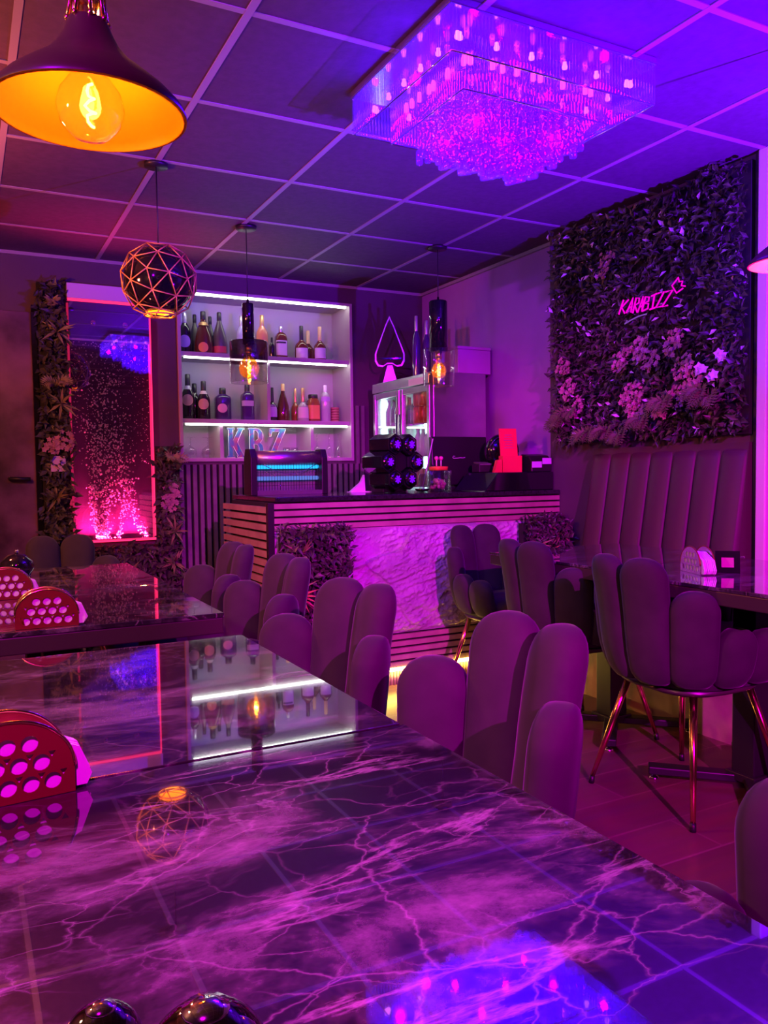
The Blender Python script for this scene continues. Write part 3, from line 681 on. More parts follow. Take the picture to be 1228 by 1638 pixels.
for ch, outer, holes, x0, lb in (('k', K_, [], 1.612, 'iridescent slab letter K, first of the three shelf letters'), ('b', B_, Bh, 1.762, 'iridescent slab letter B between K and Z'), ('z', Z_, [], 1.915, 'iridescent slab letter Z, last of the three shelf letters')):
    me = plate(outer, holes, 0.024); me.transform(Matrix.Rotation(PI/2, 4, 'X'))
    o = link('shelf_letter', me, M['irid'], None, (x0, by-0.04, S0+0.003)); tag(o, lb, 'letter', 'letters on the bottom shelf')
    b = MB()
    for ring in [outer]+holes: b.tube([(p[0], -0.013, p[1]) for p in ring], 0.0022, 6, True)
    b.build('rim', M['irid_edge'], o)

# ------------------------------------------------------------------ drinks fridge with things on top
fx0, fx1, fy0, fy1, fz = 2.61, 3.04, 4.36, 5.14, 1.745
t = thing('drinks_fridge', 'steel sided drinks fridge with glass doors behind the bar', 'fridge', (0, 0, 0))
b = MB()
b.box(fx0+.03, fx1, fy0, fy0+.03, 0.02, fz); b.box(fx0+.03, fx1, fy1-.03, fy1, 0.02, fz); b.box(fx1-.03, fx1, fy0+.03, fy1-.03, 0.02, fz)
b.box(fx0+.03, fx1-.03, fy0+.03, fy1-.03, 0.02, 0.75); b.box(fx0+.03, fx1-.03, fy0+.03, fy1-.03, fz-.04, fz)
b.build('cabinet', M['steel'], t, None, 0.004)
b = MB(); b.box(fx0+.03, fx1-.03, fy0+.0301, fy0+.034, .75, fz-.04); b.box(fx0+.03, fx1-.03, fy1-.034, fy1-.0301, .75, fz-.04); b.box(fx1-.034, fx1-.0301, fy0+.034, fy1-.034, .75, fz-.04); b.box(fx0+.03, fx1-.03, fy0+.034, fy1-.034, fz-.045, fz-.0401)
b.build('inner_lining', M['white'], t)
MB().box(fx0-.005, fx0+.03, fy0, fy1, fz-.075, fz-.01).build('header', M['steel'], t, None, 0.003)
G['price'] = principled('cream_fridge_sticker', (0.75, 0.75, 0.55), 0.5)
MB().box(fx0-.007, fx0-.004, fy0+.05, fy0+.25, fz-.072, fz-.03).build('header_sticker', G['price'], t)
for i, (ya, yb) in enumerate(((fy0+.0, fy0+.385), (fy0+.395, fy1))):
    fr = MB(); xx = fx0
    fr.box(xx, xx+.028, ya, ya+.035, .78, fz-.08); fr.box(xx, xx+.028, yb-.035, yb, .78, fz-.08); fr.box(xx, xx+.028, ya+.035, yb-.035, .78, .82); fr.box(xx, xx+.028, ya+.035, yb-.035, fz-.12, fz-.08)
    dr = fr.build('door', M['steel'], t, None, 0.003)
    MB().box(xx+.010, xx+.014, ya+.035, yb-.035, .82, fz-.12).build('door_glass', M['glass'], dr)
    MB().tube([(xx-.012, yb-.02 if i == 0 else ya+.02, 1.0), (xx-.012, yb-.02 if i == 0 else ya+.02, 1.5)], .008, 8).build('door_handle', M['chrome'], dr)
for z_ in (1.02, 1.22, 1.43): MB().box(fx0+.04, fx1-.04, fy0+.04, fy1-.04, z_-.008, z_).build('wire_shelf', M['chrome'], t)
MB().box(fx1-.040, fx1-.035, fy1-.10, fy1-.05, .85, fz-.12).build('light_tube', M['cold'], t)
MB().box(fx0+.05, fx0+.09, fy1-.042, fy1-.035, .85, fz-.12).build('light_tube', M['cold'], t)
MB().box(fx0+.05, fx0+.07, fy0+.035, fy0+.042, .85, fz-.12).build('light_tube', emission('warm_fridge_led', (1, .95, .8), 14), t)
cans = {'red': principled('red_can', (0.75, 0.06, 0.03), 0.3, metal=0.3), 'pink': principled('pink_can', (0.8, 0.45, 0.45), 0.3), 'green': gl('green_bottle', (0.12, 0.42, 0.12)), 'pale': gl('pale_drink', (0.65, 0.75, 0.72))}
def drink(kind, mat_, x, y, z, lb, grp):
    t = thing('drink_'+kind, lb, kind, (x, y, z), 0, grp)
    if kind == 'can':
        MB().lathe([(.026, 0), (.032, .008), (.032, .104), (.027, .114), (0, .1145)], (0, 0, .0005), 16).build('body', mat_, t); MB().lathe([(.026, .1146), (.026, .117), (0, .1165)], n=16).build('lid', M['chrome'], t)
    else:
        MB().lathe([(0, 0), (.028, .001), (.030, .02), (.030, .11), (.013, .15), (.012, .18), (0, .181)], (0, 0, .0005), 16).build('body', mat_, t); MB().lathe([(.014, .176), (.014, .19), (0, .19)], n=12).build('cap', M['white'], t)
for k in range(4):
    for j in range(1):
        pos = ['closest to the steel side', 'second from the steel side', 'third from the steel side', 'beside the green bottles'][k]
        drink('can', cans['red'], fx0+.085, fy0+.085+k*.068, 1.43, 'lower red drink can in the fridge, '+pos, 'red cans in the fridge')
        drink('can', cans['red'], fx0+.085, fy0+.085+k*.068, 1.43+.1175, 'upper red drink can in the fridge, '+pos, 'red cans in the fridge')
        drink('can', cans['pink'], fx0+.085, fy0+.085+k*.068, 1.02, 'lower pink drink can in the fridge, '+pos, 'pink cans in the fridge')
        drink('bottle', cans['pale'], fx0+.085, fy0+.085+k*.068, 1.22, 'pale bottle in the middle of the fridge, '+pos, 'pale bottles in the middle of the fridge')
for k in range(2): drink('bottle', cans['green'], fx0+.10, fy0+.36+k*.07, 1.43, ['green bottle beside the red fridge cans', 'second green bottle from the red fridge cans'][k], 'green bottles in the fridge')
for k in range(4):
    for z_ in (1.02, 1.22, 1.43):
        drink('bottle', cans['pale'], fx0+.09, fy0+.49+k*.07, z_, '%s clear bottle on the %s rack behind the far fridge door' % (['first', 'second', 'third', 'last'][k], {1.02: 'low', 1.22: 'middle', 1.43: 'top'}[z_]), 'clear bottles behind the far fridge door')
# on the fridge: spade display, three bottles, carton
t = thing('spade_display', 'tall metal spade shaped display standing on the drinks fridge', 'display', (2.70, 5.045, fz))
half = [(0, .465), (-.03, .40), (-.075, .28), (-.105, .20), (-.105, .15), (-.085, .115), (-.05, .11), (-.02, .13)]
pts = half+[(-a, b_) for a, b_ in reversed(half[1:])]
sm = []
for i in range(len(pts)):
    a, b_ = Vector(pts[i]), Vector(pts[(i+1) % len(pts)]); sm += [a.lerp(b_, q) for q in (0, .5)]
fl = MB(); Rz = Matrix.Rotation(-0.5, 4, 'Z'); vs = []
for k, p in enumerate(sm):
    q0, q1 = p, p*0.0+Vector((p.x*.90, .235+(p.y-.235)*.92))
    for q in (q0, q1):
        for yy in (-.015, .015): vs.append(Rz @ Vector((q.x, yy, q.y)))
n = len(sm)
fs = []
for i in range(n):
    j = (i+1) % n
    for a, b_ in ((0, 1), (1, 3), (3, 2), (2, 0)): fs.append((i*4+a, j*4+a, j*4+b_, i*4+b_))
fl.add(vs, fs); fl.build('spade_outline', M['steel'], t)
MB().prism([(-.05, 0), (.05, 0), (.018, .12), (-.018, .12)], lambda u, v, w_: Rz @ Vector((u, w_, v)), -.015, .015).build('stem', M['steel'], t)
MB().box(-.08, .08, -.006, .006, .165, .175, Rz).build('crossbar', M['dark_chrome'], t)
for k, (xx, yy, hh, lb) in enumerate(((2.695, 4.66, .40, 'tall dark bottle on the fridge closest to the spade display'), (2.755, 4.63, .37, 'middle dark bottle of three on the fridge'), (2.80, 4.58, .405, 'dark bottle on the fridge closest to the black lamp tube'))):
    bottle(lb, xx, yy, fz, hh, .056, 'wine', 'violet', 'foil', group='tall bottles on the fridge')
t = thing('storage_carton', 'pale carton on the fridge beside the wall', 'box', (2.93, 4.46, fz))
MB().box(-.085, .17, -.07, .3, 0.001, .155).build('body', M['wall_r'], t, None, 0.003); MB().box(-.087, .172, -.072, .302, .156, .175).build('lid', M['wall_r'], t, None, 0.003)

# ------------------------------------------------------------------ things on the counter
CT = 1.0005
t = thing('insect_lamp', 'black insect killer lamp with glowing blue tubes on the counter', 'insect lamp', (1.56, 4.12, CT), 0.06)
for sx in (-1, 1): MB().prism([(-.05, 0), (.05, 0), (.05, .20), (.03, .245), (-.03, .245), (-.05, .20)], lambda u, v, w_: (w_, u, v), sx*.225, sx*.19).build('end_cap', M['black'], t, None, 0.003)
MB().box(-.19, .19, -.045, .045, 0.0, .022).build('base_tray', M['steel'], t)
MB().lathe([(.042, -.19), (.042, .19)], n=20, M=Matrix.Translation((0, 0, .195)) @ Matrix.Rotation(PI/2, 4, 'Y')).build('top_hood', M['steel'], t)
MB().tube([(-.185, -.005, .152), (.185, -.005, .152)], .013, 12).build('blue_tube', M['uv'], t); MB().tube([(-.185, -.005, .088), (.185, -.005, .088)], .011, 12).build('blue_tube', M['uv2'], t)
b = MB(); 
for k in range(24): b.tube([(-.184+k*.016, -.04, .025), (-.184+k*.016, -.04, .17)], .0012, 4)
for zz in (.05, .12, .165): b.tube([(-.19, -.042, zz), (.19, -.042, zz)], .0012, 4)
b.build('wire_guard', M['dark_chrome'], t)
b = MB(); b.tube([(-.16+.32*k/12, -.046, .165-.055*math.sin(PI*k/12)) for k in range(13)], .0018, 5); b.build('hanging_chain', M['chrome'], t)
MB().box(-.19, .19, .040, .044, .022, .17).build('back_grid', M['slat'], t)

t = thing('stage_light', 'black six lens stage light standing on the counter', 'stage light', (2.19, 4.02, CT), 0.25)
cells = [(.083*math.cos(a), .083*1.16*math.sin(a)) for a in [PI/2-PI/5.4, PI/2+PI/5.4, PI, 0, -PI/2+PI/5.4, -PI/2-PI/5.4]]
cells = [(.055, .098), (-.055, .098), (.108, 0), (-.108, 0), (.055, -.098), (-.055, -.098)]
b = MB(); hexa = lambda r: [(r*math.sin(PI/3*k), r*math.cos(PI/3*k)) for k in range(6)]
zc = .170
MB().prism(hexa(.062), lambda u, v, w_: (u, w_, v+zc), -.02, .10).build('hub', M['black'], t, None, 0.003)
for i, (ux, uz) in enumerate(cells):
    cl = MB().prism(hexa(.0615), lambda u, v, w_: (u+ux, w_, v+uz+zc), -.05, .12).build('lens_barrel', M['black_gloss'], t, None, 0.004)
    MB().lathe([(.046, 0), (.044, .006), (.03, .012), (0, .014)], n=20, M=Matrix.Translation((ux, -.05, uz+zc)) @ Matrix.Rotation(PI/2, 4, 'X')).build('lens', M['dark_chrome'], cl)
    st = MB()
    for k in range(7): 
        R = Matrix.Rotation(2*PI*k/7+i, 4, 'Y'); st.box(-.0035, .0035, -.068, -.064, 0, .022, Matrix.Translation((ux, 0, uz+zc)) @ R)
    st.build('lens_glow', M['lens'], cl)
MB().box(-.09, .09, .02, .12, 0, .02).build('foot_bracket', M['black'], t, None, 0.003)

t = thing('white_napkin_fan', 'folded white napkin standing beside the stage light', 'napkin', (2.02, 4.20, CT))
MB().prism([(-.05, 0), (.05, 0), (.045, .10), (.02, .055)], lambda u, v, w_: (u, w_, v), -.012, .012).build('fold', M['napkin'], t); MB().box(-.05, .08, -.03, .03, 0, .004).build('flat_napkin', M['napkin'], t)

t = thing('sweet_jar', 'clear square jar with an orange lid on the counter', 'jar', (2.395, 3.90, CT), 0.1)
MB().lathe([(.052, 0), (.056, .004), (.056, .118), (.050, .118), (.050, .008), (0, .006)], n=24, sq=5).build('body', M['glass'], t)
MB().lathe([(0, .0), (.042, .001), (.044, .012), (.044, .022), (0, .024)], (-.005, 0, .119), 24, sq=5).build('lid', M['orange'], t)
G['sweets'] = principled('pink_wrappers', (0.8, 0.25, 0.5), 0.4, var=0.6, vscale=60); b = MB()
for k in range(26): b.sphere((rnd(-.035, .035), rnd(-.035, .035), .018+rnd(0, .05)), .012, 8, 6)
ob = b.build('wrapped_sweets', G['sweets'], t); ob['kind'] = 'stuff'
G['lolly'] = principled('pink_lolly', (0.85, 0.12, 0.5), 0.3)
for dx, lb in ((-.012, 'pink lolly standing in the orange lid, nearer the stage light'), (.018, 'pink lolly standing in the orange lid, nearer the till screen')):
    t = thing('lollipop', lb, 'lollipop', (2.39+dx, 3.90, CT+.1435), 0, 'lollipops in the jar lid')
    MB().tube([(0, 0, 0), (0, 0, .04)], .004, 8).build('stick', M['white'], t); MB().sphere((0, 0, .045), .0125, 12, 8).build('sweet', G['lolly'], t)
t = thing('drinking_straw', 'long pale straw leaning out of the glass beside the jar', 'straw', (2.378, 4.06, CT+.006))
MB().tube([(0.0, 0, .01), (.075, 0, .30)], .003, 8).build('tube', M['white'], t)
t = thing('straw_glass', 'small clear glass holding the leaning straw', 'glass', (2.385, 4.06, CT)); MB().shell([(0, .002), (.026, .002), (.03, .10), (.027, .10), (.023, .006), (0, .006)], n=20).build('wall', M['glass'], t)
t = thing('small_dish', 'small dark dish with bright bits in front of the stage light', 'dish', (2.30, 3.93, CT)); MB().lathe([(0, 0), (.03, .002), (.045, .018), (.04, .018), (.0, .006)], n=24).build('bowl', M['dark_chrome'], t)

t = thing('till_screen', 'black till monitor turned away with a small pale mark', 'monitor', (2.685, 4.12, CT), -0.05)
MB().box(-.195, .195, -.012, .018, .03, .325, Matrix.Rotation(-0.10, 4, 'X')).build('screen', M['black'], t, None, 0.006)
MB().box(-.10, .10, -.05, .10, 0, .02).build('stand_foot', M['black'], t, None, 0.004); MB().box(-.04, .04, .02, .06, .02, .16).build('stand_neck', M['black'], t)
mk = MB(); mk.tube([(-.045, 0, .190), (-.052, 0, .198), (-.046, 0, .206), (-.036, 0, .204)], .0022, 6); mk.tube([(-.048, 0, .192), (-.02, 0, .193), (0, 0, .195), (.018, 0, .194), (.034, 0, .197)], .0028, 6)
mo = mk.build('pale_mark', M['lilac'], t); mo.location = (0, .0065, 0)
LZ = 1.1045
t = thing('menu_card_holder', 'upright red card in a red holder on the raised ledge', 'card holder', (2.815, 3.80, LZ), -0.15)
MB().box(-.055, .055, -.004, .004, .003, .255, Matrix.Rotation(-0.12, 4, 'X')).build('tall_card', M['red_card'], t)
pk = MB().box(-.06, .06, -.032, -.026, 0.0, .095); pk.box(-.062, -.058, -.03, .02, 0, .095).box(.058, .062, -.03, .02, 0, .095); pk.build('front_pocket', M['red_card'], t)
MB().prism([(-.115, 0), (-.066, 0), (-.066, .075), (-.095, .07)], lambda u, v, w_: (u, w_, v), -.03, .0).build('side_wing', M['red_card'], t)
lines = MB()
for k in range(6): lines.box(-.03+.004*(k % 3), .028-.005*(k % 2), -.0055, -.0042, .14+.015*k, .143+.015*k, Matrix.Rotation(-0.12, 4, 'X'))
lines.build('card_print', M['blossom'], t)
t = thing('round_speaker', 'round glossy black speaker behind the red card', 'speaker', (2.875, 3.965, LZ), -0.3)
MB().lathe([(0, -.045), (.08, -.04), (.105, -.01), (.105, .02), (.09, .045), (0, .05)], n=32, M=Matrix.Translation((0, 0, .125)) @ Matrix.Rotation(PI/2, 4, 'X')).build('body', M['black_gloss'], t)
MB().tube([(.088*math.cos(2*PI*k/24), -.048, .125+.088*math.sin(2*PI*k/24)) for k in range(24)], .004, 6, True).build('rim', M['dark_chrome'], t)
MB().box(-.05, .05, -.04, .04, 0, .03).build('foot', M['black'], t, None, 0.004)
t = thing('card_reader', 'small dark card reader with a pale top, beside the red card', 'card reader', (2.735, 3.96, LZ), -0.2)
MB().box(-.045, .04, -.05, .06, 0, .05).build('body', M['black'], t, None, 0.005); MB().box(-.04, .035, -.045, .05, .05, .058, Matrix.Rotation(0.12, 4, 'X')).build('top_panel', M['slat'], t)
t = thing('receipt_printer', 'black receipt printer with pale paper at the ledge end', 'printer', (2.985, 3.795, LZ), -0.1)
MB().prism([(-.08, 0), (.09, 0), (.09, .075), (.03, .105), (-.05, .095), (-.08, .06)], lambda u, v, w_: (w_*0.9+.0, u, v), -.075, .075).build('body', M['black'], t, None, 0.006)
MB().box(-.065, .0, -.084, -.081, .025, .06).build('paper_slip', M['lilac'], t); MB().box(.005, .065, -.084, -.081, .045, .08).build('paper_slip', M['lilac'], t)

# ------------------------------------------------------------------ bubble wall and plants round it
bx0, bx1, bz0, bz1 = 0.595, 1.092, 0.70, 2.285
t = thing('bubble_panel', 'tall water bubble panel edged in glowing red light on the back wall', 'bubble wall', (0, 0, 0))
MB().box(bx0, bx1, YB-.012, YB-.002, bz0, bz1).build('back_panel', M['tank'], t)
MB().box(bx0, bx1, YB-.085, YB-.012, 2.195, bz1).build('top_cover', M['lilac'], t, None, 0.003)
MB().box(bx0+.005, bx1-.005, YB-.075, YB-.06, 2.180, 2.194).build('red_light', M['led_r'], t)
MB().box(bx0, bx0+.008, YB-.07, YB-.012, bz0, 2.18).build('red_light', emission('dim_red_led', (1, .02, .15), .45), t)
MB().box(bx1-.010, bx1-.002, YB-.07, YB-.012, bz0, 2.18).build('red_light', M['led_r'], t)
MB().box(bx0+.01, bx1-.012, YB-.07, YB-.012, bz0, bz0+.012).build('red_light', M['led_r'], t)
MB().box(bx0+.008, bx1-.010, YB-.058, YB-.012, 1.955, 2.175).build('head_panel', M['tank'], t)
for xx in (.745, .935): MB().lathe([(.017, 0), (.017, .006), (.009, .010), (0, .010)], n=20, M=Matrix.Translation((xx, YB-.058, 2.055)) @ Matrix.Rotation(PI/2, 4, 'X')).build('bolt_cap', M['chrome'], t)
MB().box(bx0+.008, bx1-.010, YB-.062, YB-.058, 1.945, 1.957).build('water_line', M['lilac'], t)
MB().box(bx0+.008, bx1-.010, YB-.075, YB-.068, bz0+.012, 2.178).build('front_pane', M['acrylic'], t)
bub = MB()
def bubble_at(x, z, r): bub.sphere((x, YB-.04+rnd(-.018, .018), z), r, 7, 5)
for (xs, spread, n, zt) in ((.735, .025, 420, 1.45), (.80, .05, 620, 1.75), (.885, .022, 220, 1.5), (.955, .03, 190, 1.25)):
    for _ in range(n):
        z = bz0+.015+(zt-bz0)*random.random()**1.3; q = (z-bz0)/(zt-bz0)
        x = xs+.025*math.sin(z*9+xs*20)*(1-q)+random.gauss(0, spread*(.35+q))
        if xs > .94: x += .10*max(0, 1-q*3)-.02
        if bx0+.02 < x < bx1-.02: bubble_at(x, z, rnd(.0025, .0062))
for _ in range(620):
    z = 1.94-.75*random.random()**1.4; bubble_at(rnd(bx0+.02, bx1-.02), z, rnd(.0015, .0038))
ob = bub.build('rising_bubbles', M['bubble'], t); ob['kind'] = 'stuff'
a_ = area_light('bubble_panel_light', (.84, YB-.04, bz0+.02), (.84, YB-.04, 2), .42, .03, (1.0, .02, .14), 45.0, spread=1.3)

def plant_panel(label, x0, x1, z0, z1, n, extra):
    t = thing('plant_panel', label, 'plants', ((x0+x1)/2, YB-.03, z0)); W, Hh = x1-x0, z1-z0; o = Vector((-W/2, -.02, 0))
    MB().box(-W/2, W/2, -.02, .025, 0, Hh).build('backing', M['soil'], t)
    f = MB(); foliage(f, n, (o, (W, 0, 0), (0, 0, Hh)), (0, -1, 0), (.03, .075), .05); f.build('foliage', M['leaf'], t)
    for (kind, px, pz) in extra:
        q = MB(); p = (px-(x0+x1)/2, -.08, pz-z0)
        if kind == 'b': blossoms(q, p, (0, -1, 0), .05, 26, .018); q.build('blossom_cluster', M['blossom'], t)
        elif kind == 's': spikes(q, p, (0, -.8, 0), 11, .12, .018); q.build('leaf_rosette', M['leaf2'], t)
        elif kind == 'f':
            for k in range(3): frond(q, p, (rnd(-.6, .6), -.7, .5), .18, 1.4, (0, -1, .3), .05, 10)
            q.build('fern_frond', M['leaf2'], t)
    return t
plant_panel('tall strip of artificial plants between the door and the bubble panel', .43, .592, .0, 2.28, 1300, [('b', .48, 1.30), ('b', .56, 1.33), ('s', .50, .98), ('s', .53, 1.98), ('f', .52, 1.65), ('f', .50, 2.12), ('s', .54, 1.55)])
plant_panel('narrow strip of artificial plants between the bubble panel and the slatted wall', 1.10, 1.245, .0, 1.30, 800, [('b', 1.19, 1.00), ('b', 1.17, .93), ('f', 1.18, 1.20), ('s', 1.2, .75), ('s', 1.19, .55)])
plant_panel('low bank of artificial plants below the bubble panel', .615, 1.075, .0, .67, 1500, [('s', .9, .5), ('b', .75, .55)])
t = thing('wall_switch', 'square pale wall switch among the plants beside the bubble panel', 'switch', (.517, YB-.10, 1.19)); MB().box(-.045, .04, -.006, .05, -.048, .048).build('plate', M['lilac'], t, None, 0.003); MB().box(-.02, .018, -.009, -.0055, -.03, .03).build('rocker', M['lilac'], t, None, 0.002)

# ------------------------------------------------------------------ green wall and neon sign
gy0, gy1, gz0, gz1, gx = 2.37, 3.64, 1.26, 2.43, 3.058
t = thing('green_wall', 'wall of artificial leaves and pink flowers above the padded bench', 'plant wall', (gx, (gy0+gy1)/2, gz0))
ym = (gy0+gy1)/2; W = gy1-gy0; Hh = gz1-gz0
MB().box(-.025, .0, -W/2, W/2, 0, Hh).build('backing', M['soil'], t)
f = MB(); foliage(f, 5200, ((-.025, -W/2, 0), (0, W, 0), (0, 0, Hh)), (-1, 0, 0), (.022, .06), .05); f.build('foliage', M['leaf'], t)
f = MB(); foliage(f, 260, ((-.04, -W/2, 0), (0, W, 0), (0, 0, Hh)), (-1, 0, 0), (.02, .045), .05); f.build('pale_leaves', M['lilac'], t)
def gp(yy, zz): return (-.09, yy-ym, zz-gz0)
for (yy, zz, r, n) in ((3.05, 1.66, .055, 60), (2.93, 1.70, .05, 55), (2.86, 1.63, .045, 45), (2.72, 1.70, .055, 55), (2.98, 1.47, .065, 90), (2.95, 1.39, .045, 50), (2.66, 1.58, .05, 45), (3.45, 1.55, .055, 50), (3.40, 1.45, .05, 40), (2.70, 1.45, .05, 40), (2.80, 1.40, .05, 35), (3.18, 2.16, .06, 40), (2.62, 1.50, .045, 40), (3.5, 1.68, .05, 35)):
    q = MB(); blossoms(q, gp(yy, zz), (-1, 0, 0.1), r, n, .014); q.build('blossom_cluster', M['blossom'], t)
for (yy, zz) in ((3.50, 1.38), (3.42, 1.42), (3.28, 1.30), (3.15, 1.30), (3.05, 1.28), (2.90, 1.34), (2.76, 1.42), (2.55, 1.45), (2.50, 1.42)):
    q = MB()
    for k in range(4): frond(q, gp(yy, zz), (-.7, rnd(-.55, .55), .5), rnd(.10, .17), 2.4, (-1, 0, .4), .05, 11)
    q.build('fern_frond', M['fern'], t)
for (yy, zz) in ((2.56, 1.56), (2.50, 1.53), (2.46, 1.60)):
    q = MB(); blossoms(q, gp(yy, zz), (-1, 0, 0), .02, 3, .026); q.build('lilac_flower', M['lilac'], t)

t = thing('neon_sign', 'pink neon handwritten sign with a crown on the green wall', 'neon sign', (2.925, 0, 0))
strokes = [[(3.042, 1.884), (3.009, 1.95)], [(2.976, 1.944), (3.022, 1.915), (3.001, 1.882)],
 [(2.990, 1.882), (2.946, 1.946), (2.960, 1.879)], [(2.975, 1.904), (2.952, 1.906)],
 [(2.948, 1.873), (2.925, 1.943), (2.904, 1.937), (2.908, 1.916), (2.934, 1.908), (2.918, 1.872)],
 [(2.915, 1.872), (2.880, 1.940), (2.888, 1.872)], [(2.903, 1.895), (2.884, 1.898)],
 [(2.888, 1.872), (2.864, 1.937), (2.842, 1.930), (2.846, 1.912), (2.874, 1.906), (2.846, 1.900), (2.850, 1.878), (2.888, 1.872)],
 [(2.827, 1.932), (2.793, 1.937)], [(2.808, 1.935), (2.822, 1.873)], [(2.838, 1.871), (2.804, 1.874)],
 [(2.785, 1.937), (2.749, 1.938), (2.800, 1.872), (2.768, 1.873)], [(2.740, 1.934), (2.698, 1.935), (2.763, 1.869), (2.728, 1.870)]]
b = MB()
for s_ in strokes: b.tube([(0, p[0], p[1]) for p in s_], .0042, 8)
b.build('lettering', M['neon_p'], t)
b = MB(); b.tube([(0, y_, z_) for y_, z_ in [(2.639, 1.930), (2.676, 1.916), (2.703, 1.955), (2.665, 1.984), (2.661, 1.964), (2.641, 1.963), (2.648, 1.944), (2.626, 1.937)]], .0038, 8); b.build('crown_outline', M['neon_p'], t)
b = MB(); b.tube([(0, y_, z_) for y_, z_ in [(2.985, 1.845), (3.001, 1.831), (2.96, 1.842), (2.91, 1.852), (2.857, 1.854)]], .0032, 8); b.build('underline', M['neon_v'], t)
MB().tube([(.008, 2.70, 1.9), (.13, 2.70, 1.9)], .005, 6).build('wall_spacer', M['chrome'], t)
MB().tube([(.008, 2.98, 1.9), (.13, 2.98, 1.9)], .005, 6).build('wall_spacer', M['chrome'], t)

# ------------------------------------------------------------------ padded bench
t = thing('padded_bench', 'padded bench with tall upright back channels along the wall', 'bench', (0, 0, 0))
y = 3.335
for k in range(7):
    ya, yb = y-.1386, y; mb = MB(); n = 20; vs = []
    for zz, q in ((.44, 0), (.455, .7), (.50, 1), (.70, 1), (.95, 1), (1.16, 1), (1.19, .75), (1.205, 0)):
        xb = 3.055-.13*(1-(zz-.44)/.765)
        for i in range(n+1):
            a = i/n; vs.append((xb-.012-.036*q*max(0, math.sin(PI*a))**.30, ya+(yb-ya)*a, zz))
    mb.add(vs, [(j*(n+1)+i, (j+1)*(n+1)+i, (j+1)*(n+1)+i+1, j*(n+1)+i+1) for j in range(7) for i in range(n)], True)
    mb.build('back_channel', M['leather'], t); y -= .1386
MB().prism([(2.925, .44), (3.058, .44), (3.058, 1.225), (3.03, 1.225)], lambda u, v, w_: (u, w_, v), 2.365, 3.335).build('back_frame', M['leather'], t)
MB().box(2.66, 2.99, 1.2, 3.335, .34, .45).build('seat', M['leather'], t, None, 0.03, seg=4)
MB().box(2.70, 3.05, 1.2, 3.33, 0, .34).build('bench_base', M['slat_warm'], t)

# ------------------------------------------------------------------ chandelier
t = thing('crystal_chandelier', 'square tiered crystal chandelier glowing violet under the ceiling', 'chandelier', (0, 0, 0))
cxm, cym = (CH_X0+CH_X1)/2, (CH_Y0+CH_Y1)/2
MB().box(CH_X0-.008, CH_X1+.008, CH_Y0-.008, CH_Y1+.008, 2.432, H-.001).build('mirror_plate', principled('violet_mirror_plate', (.55, .45, .75), .12, metal=.9), t, None, .003)
def rect_pts(x0, x1, y0, y1, st):
    out = []; nx = round((x1-x0)/st); ny = round((y1-y0)/st)
    out += [(x0+(x1-x0)*i/nx, y0) for i in range(nx)]+[(x1, y0+(y1-y0)*i/ny) for i in range(ny)]
    out += [(x1-(x1-x0)*i/nx, y1) for i in range(nx)]+[(x0, y1-(y1-y0)*i/ny) for i in range(ny)]
    return out
zo = 2.305
MB().tube([(CH_X0, CH_Y0, zo), (CH_X1, CH_Y0, zo), (CH_X1, CH_Y1, zo), (CH_X0, CH_Y1, zo)], .003, 6, True).build('bottom_rail', M['chrome'], t)
pts = rect_pts(CH_X0, CH_X1, CH_Y0, CH_Y1, .0125)
rod = MB().lathe([(.0042, 0), (.0048, .003), (.0048, .118), (.0042, .122)], n=6)
rod_me = rod.build('crystal_rod', M['crystal'], t).data
first = [o for o in t.children if o.name.startswith('crystal_rod')][0]; first.location = (pts[0][0], pts[0][1], zo+.003)
near = sorted(range(1, len(pts)), key=lambda i: pts[i][0]+pts[i][1]*.9)
for i in near[:99]:
    c = first.copy(); COL.objects.link(c); c.location = (pts[i][0], pts[i][1], zo+.003)
rest = MB()
for i in near[99:]: rest.lathe([(.0042, 0), (.0048, .003), (.0048, .118), (.0042, .122)], (pts[i][0], pts[i][1], zo+.003), 6)
X2 = (1.372, 1.955, 2.075, 2.53); z2 = 2.262
for (a, b_) in rect_pts(X2[0], X2[1], X2[2], X2[3], .0135): rest.lathe([(.0042, 0), (.005, .003), (.005, .160), (.0042, .165)], (a, b_, z2), 6)
ob = rest.build('crystal_curtain', M['crystal'], t); ob['kind'] = 'stuff'
MB().tube([(X2[0], X2[2], z2), (X2[1], X2[2], z2), (X2[1], X2[3], z2), (X2[0], X2[3], z2)], .003, 6, True).build('middle_rail', M['chrome'], t)
# hanging prisms of the centre, stepped pyramid
prs = []
nx3, ny3 = 14, 10
for i in range(nx3):
    for j in range(ny3):
        px = 1.452+(1.90-1.452)*i/(nx3-1); py = 2.16+(2.475-2.16)*j/(ny3-1)
        e = min(i, nx3-1-i, j, ny3-1-j); zb = 2.185-.018*min(e, 4)+.012*((i*7+j*5) % 3); prs.append((px, py, zb))
def prism_profile(zb, seed):
    prof = [(0.0, 0)]; z_ = 0; L = 2.42-zb
    prof = [(.0105, 0), (.0135, .004), (.0135, .044), (.006, .048)]
    z_ = .052
    while z_ < L-.02: prof += [(.004, z_), (.010, z_+.006), (.010, z_+.016), (.004, z_+.021)]; z_ += .024
    return prof
prs.sort(key=lambda p: p[2]); pf = None
for k, (px, py, zb) in enumerate(prs[:100]):
    MB().lathe(prism_profile(zb, k), n=6).build('crystal_prism', M['crystal_p'], t, (px, py, zb))
rest = MB()
for (px, py, zb) in prs[100:]: rest.lathe(prism_profile(zb, 0), (px, py, zb), 6)
ob = rest.build('crystal_prism_field', M['crystal_p'], t); ob['kind'] = 'stuff'
bulbs = []
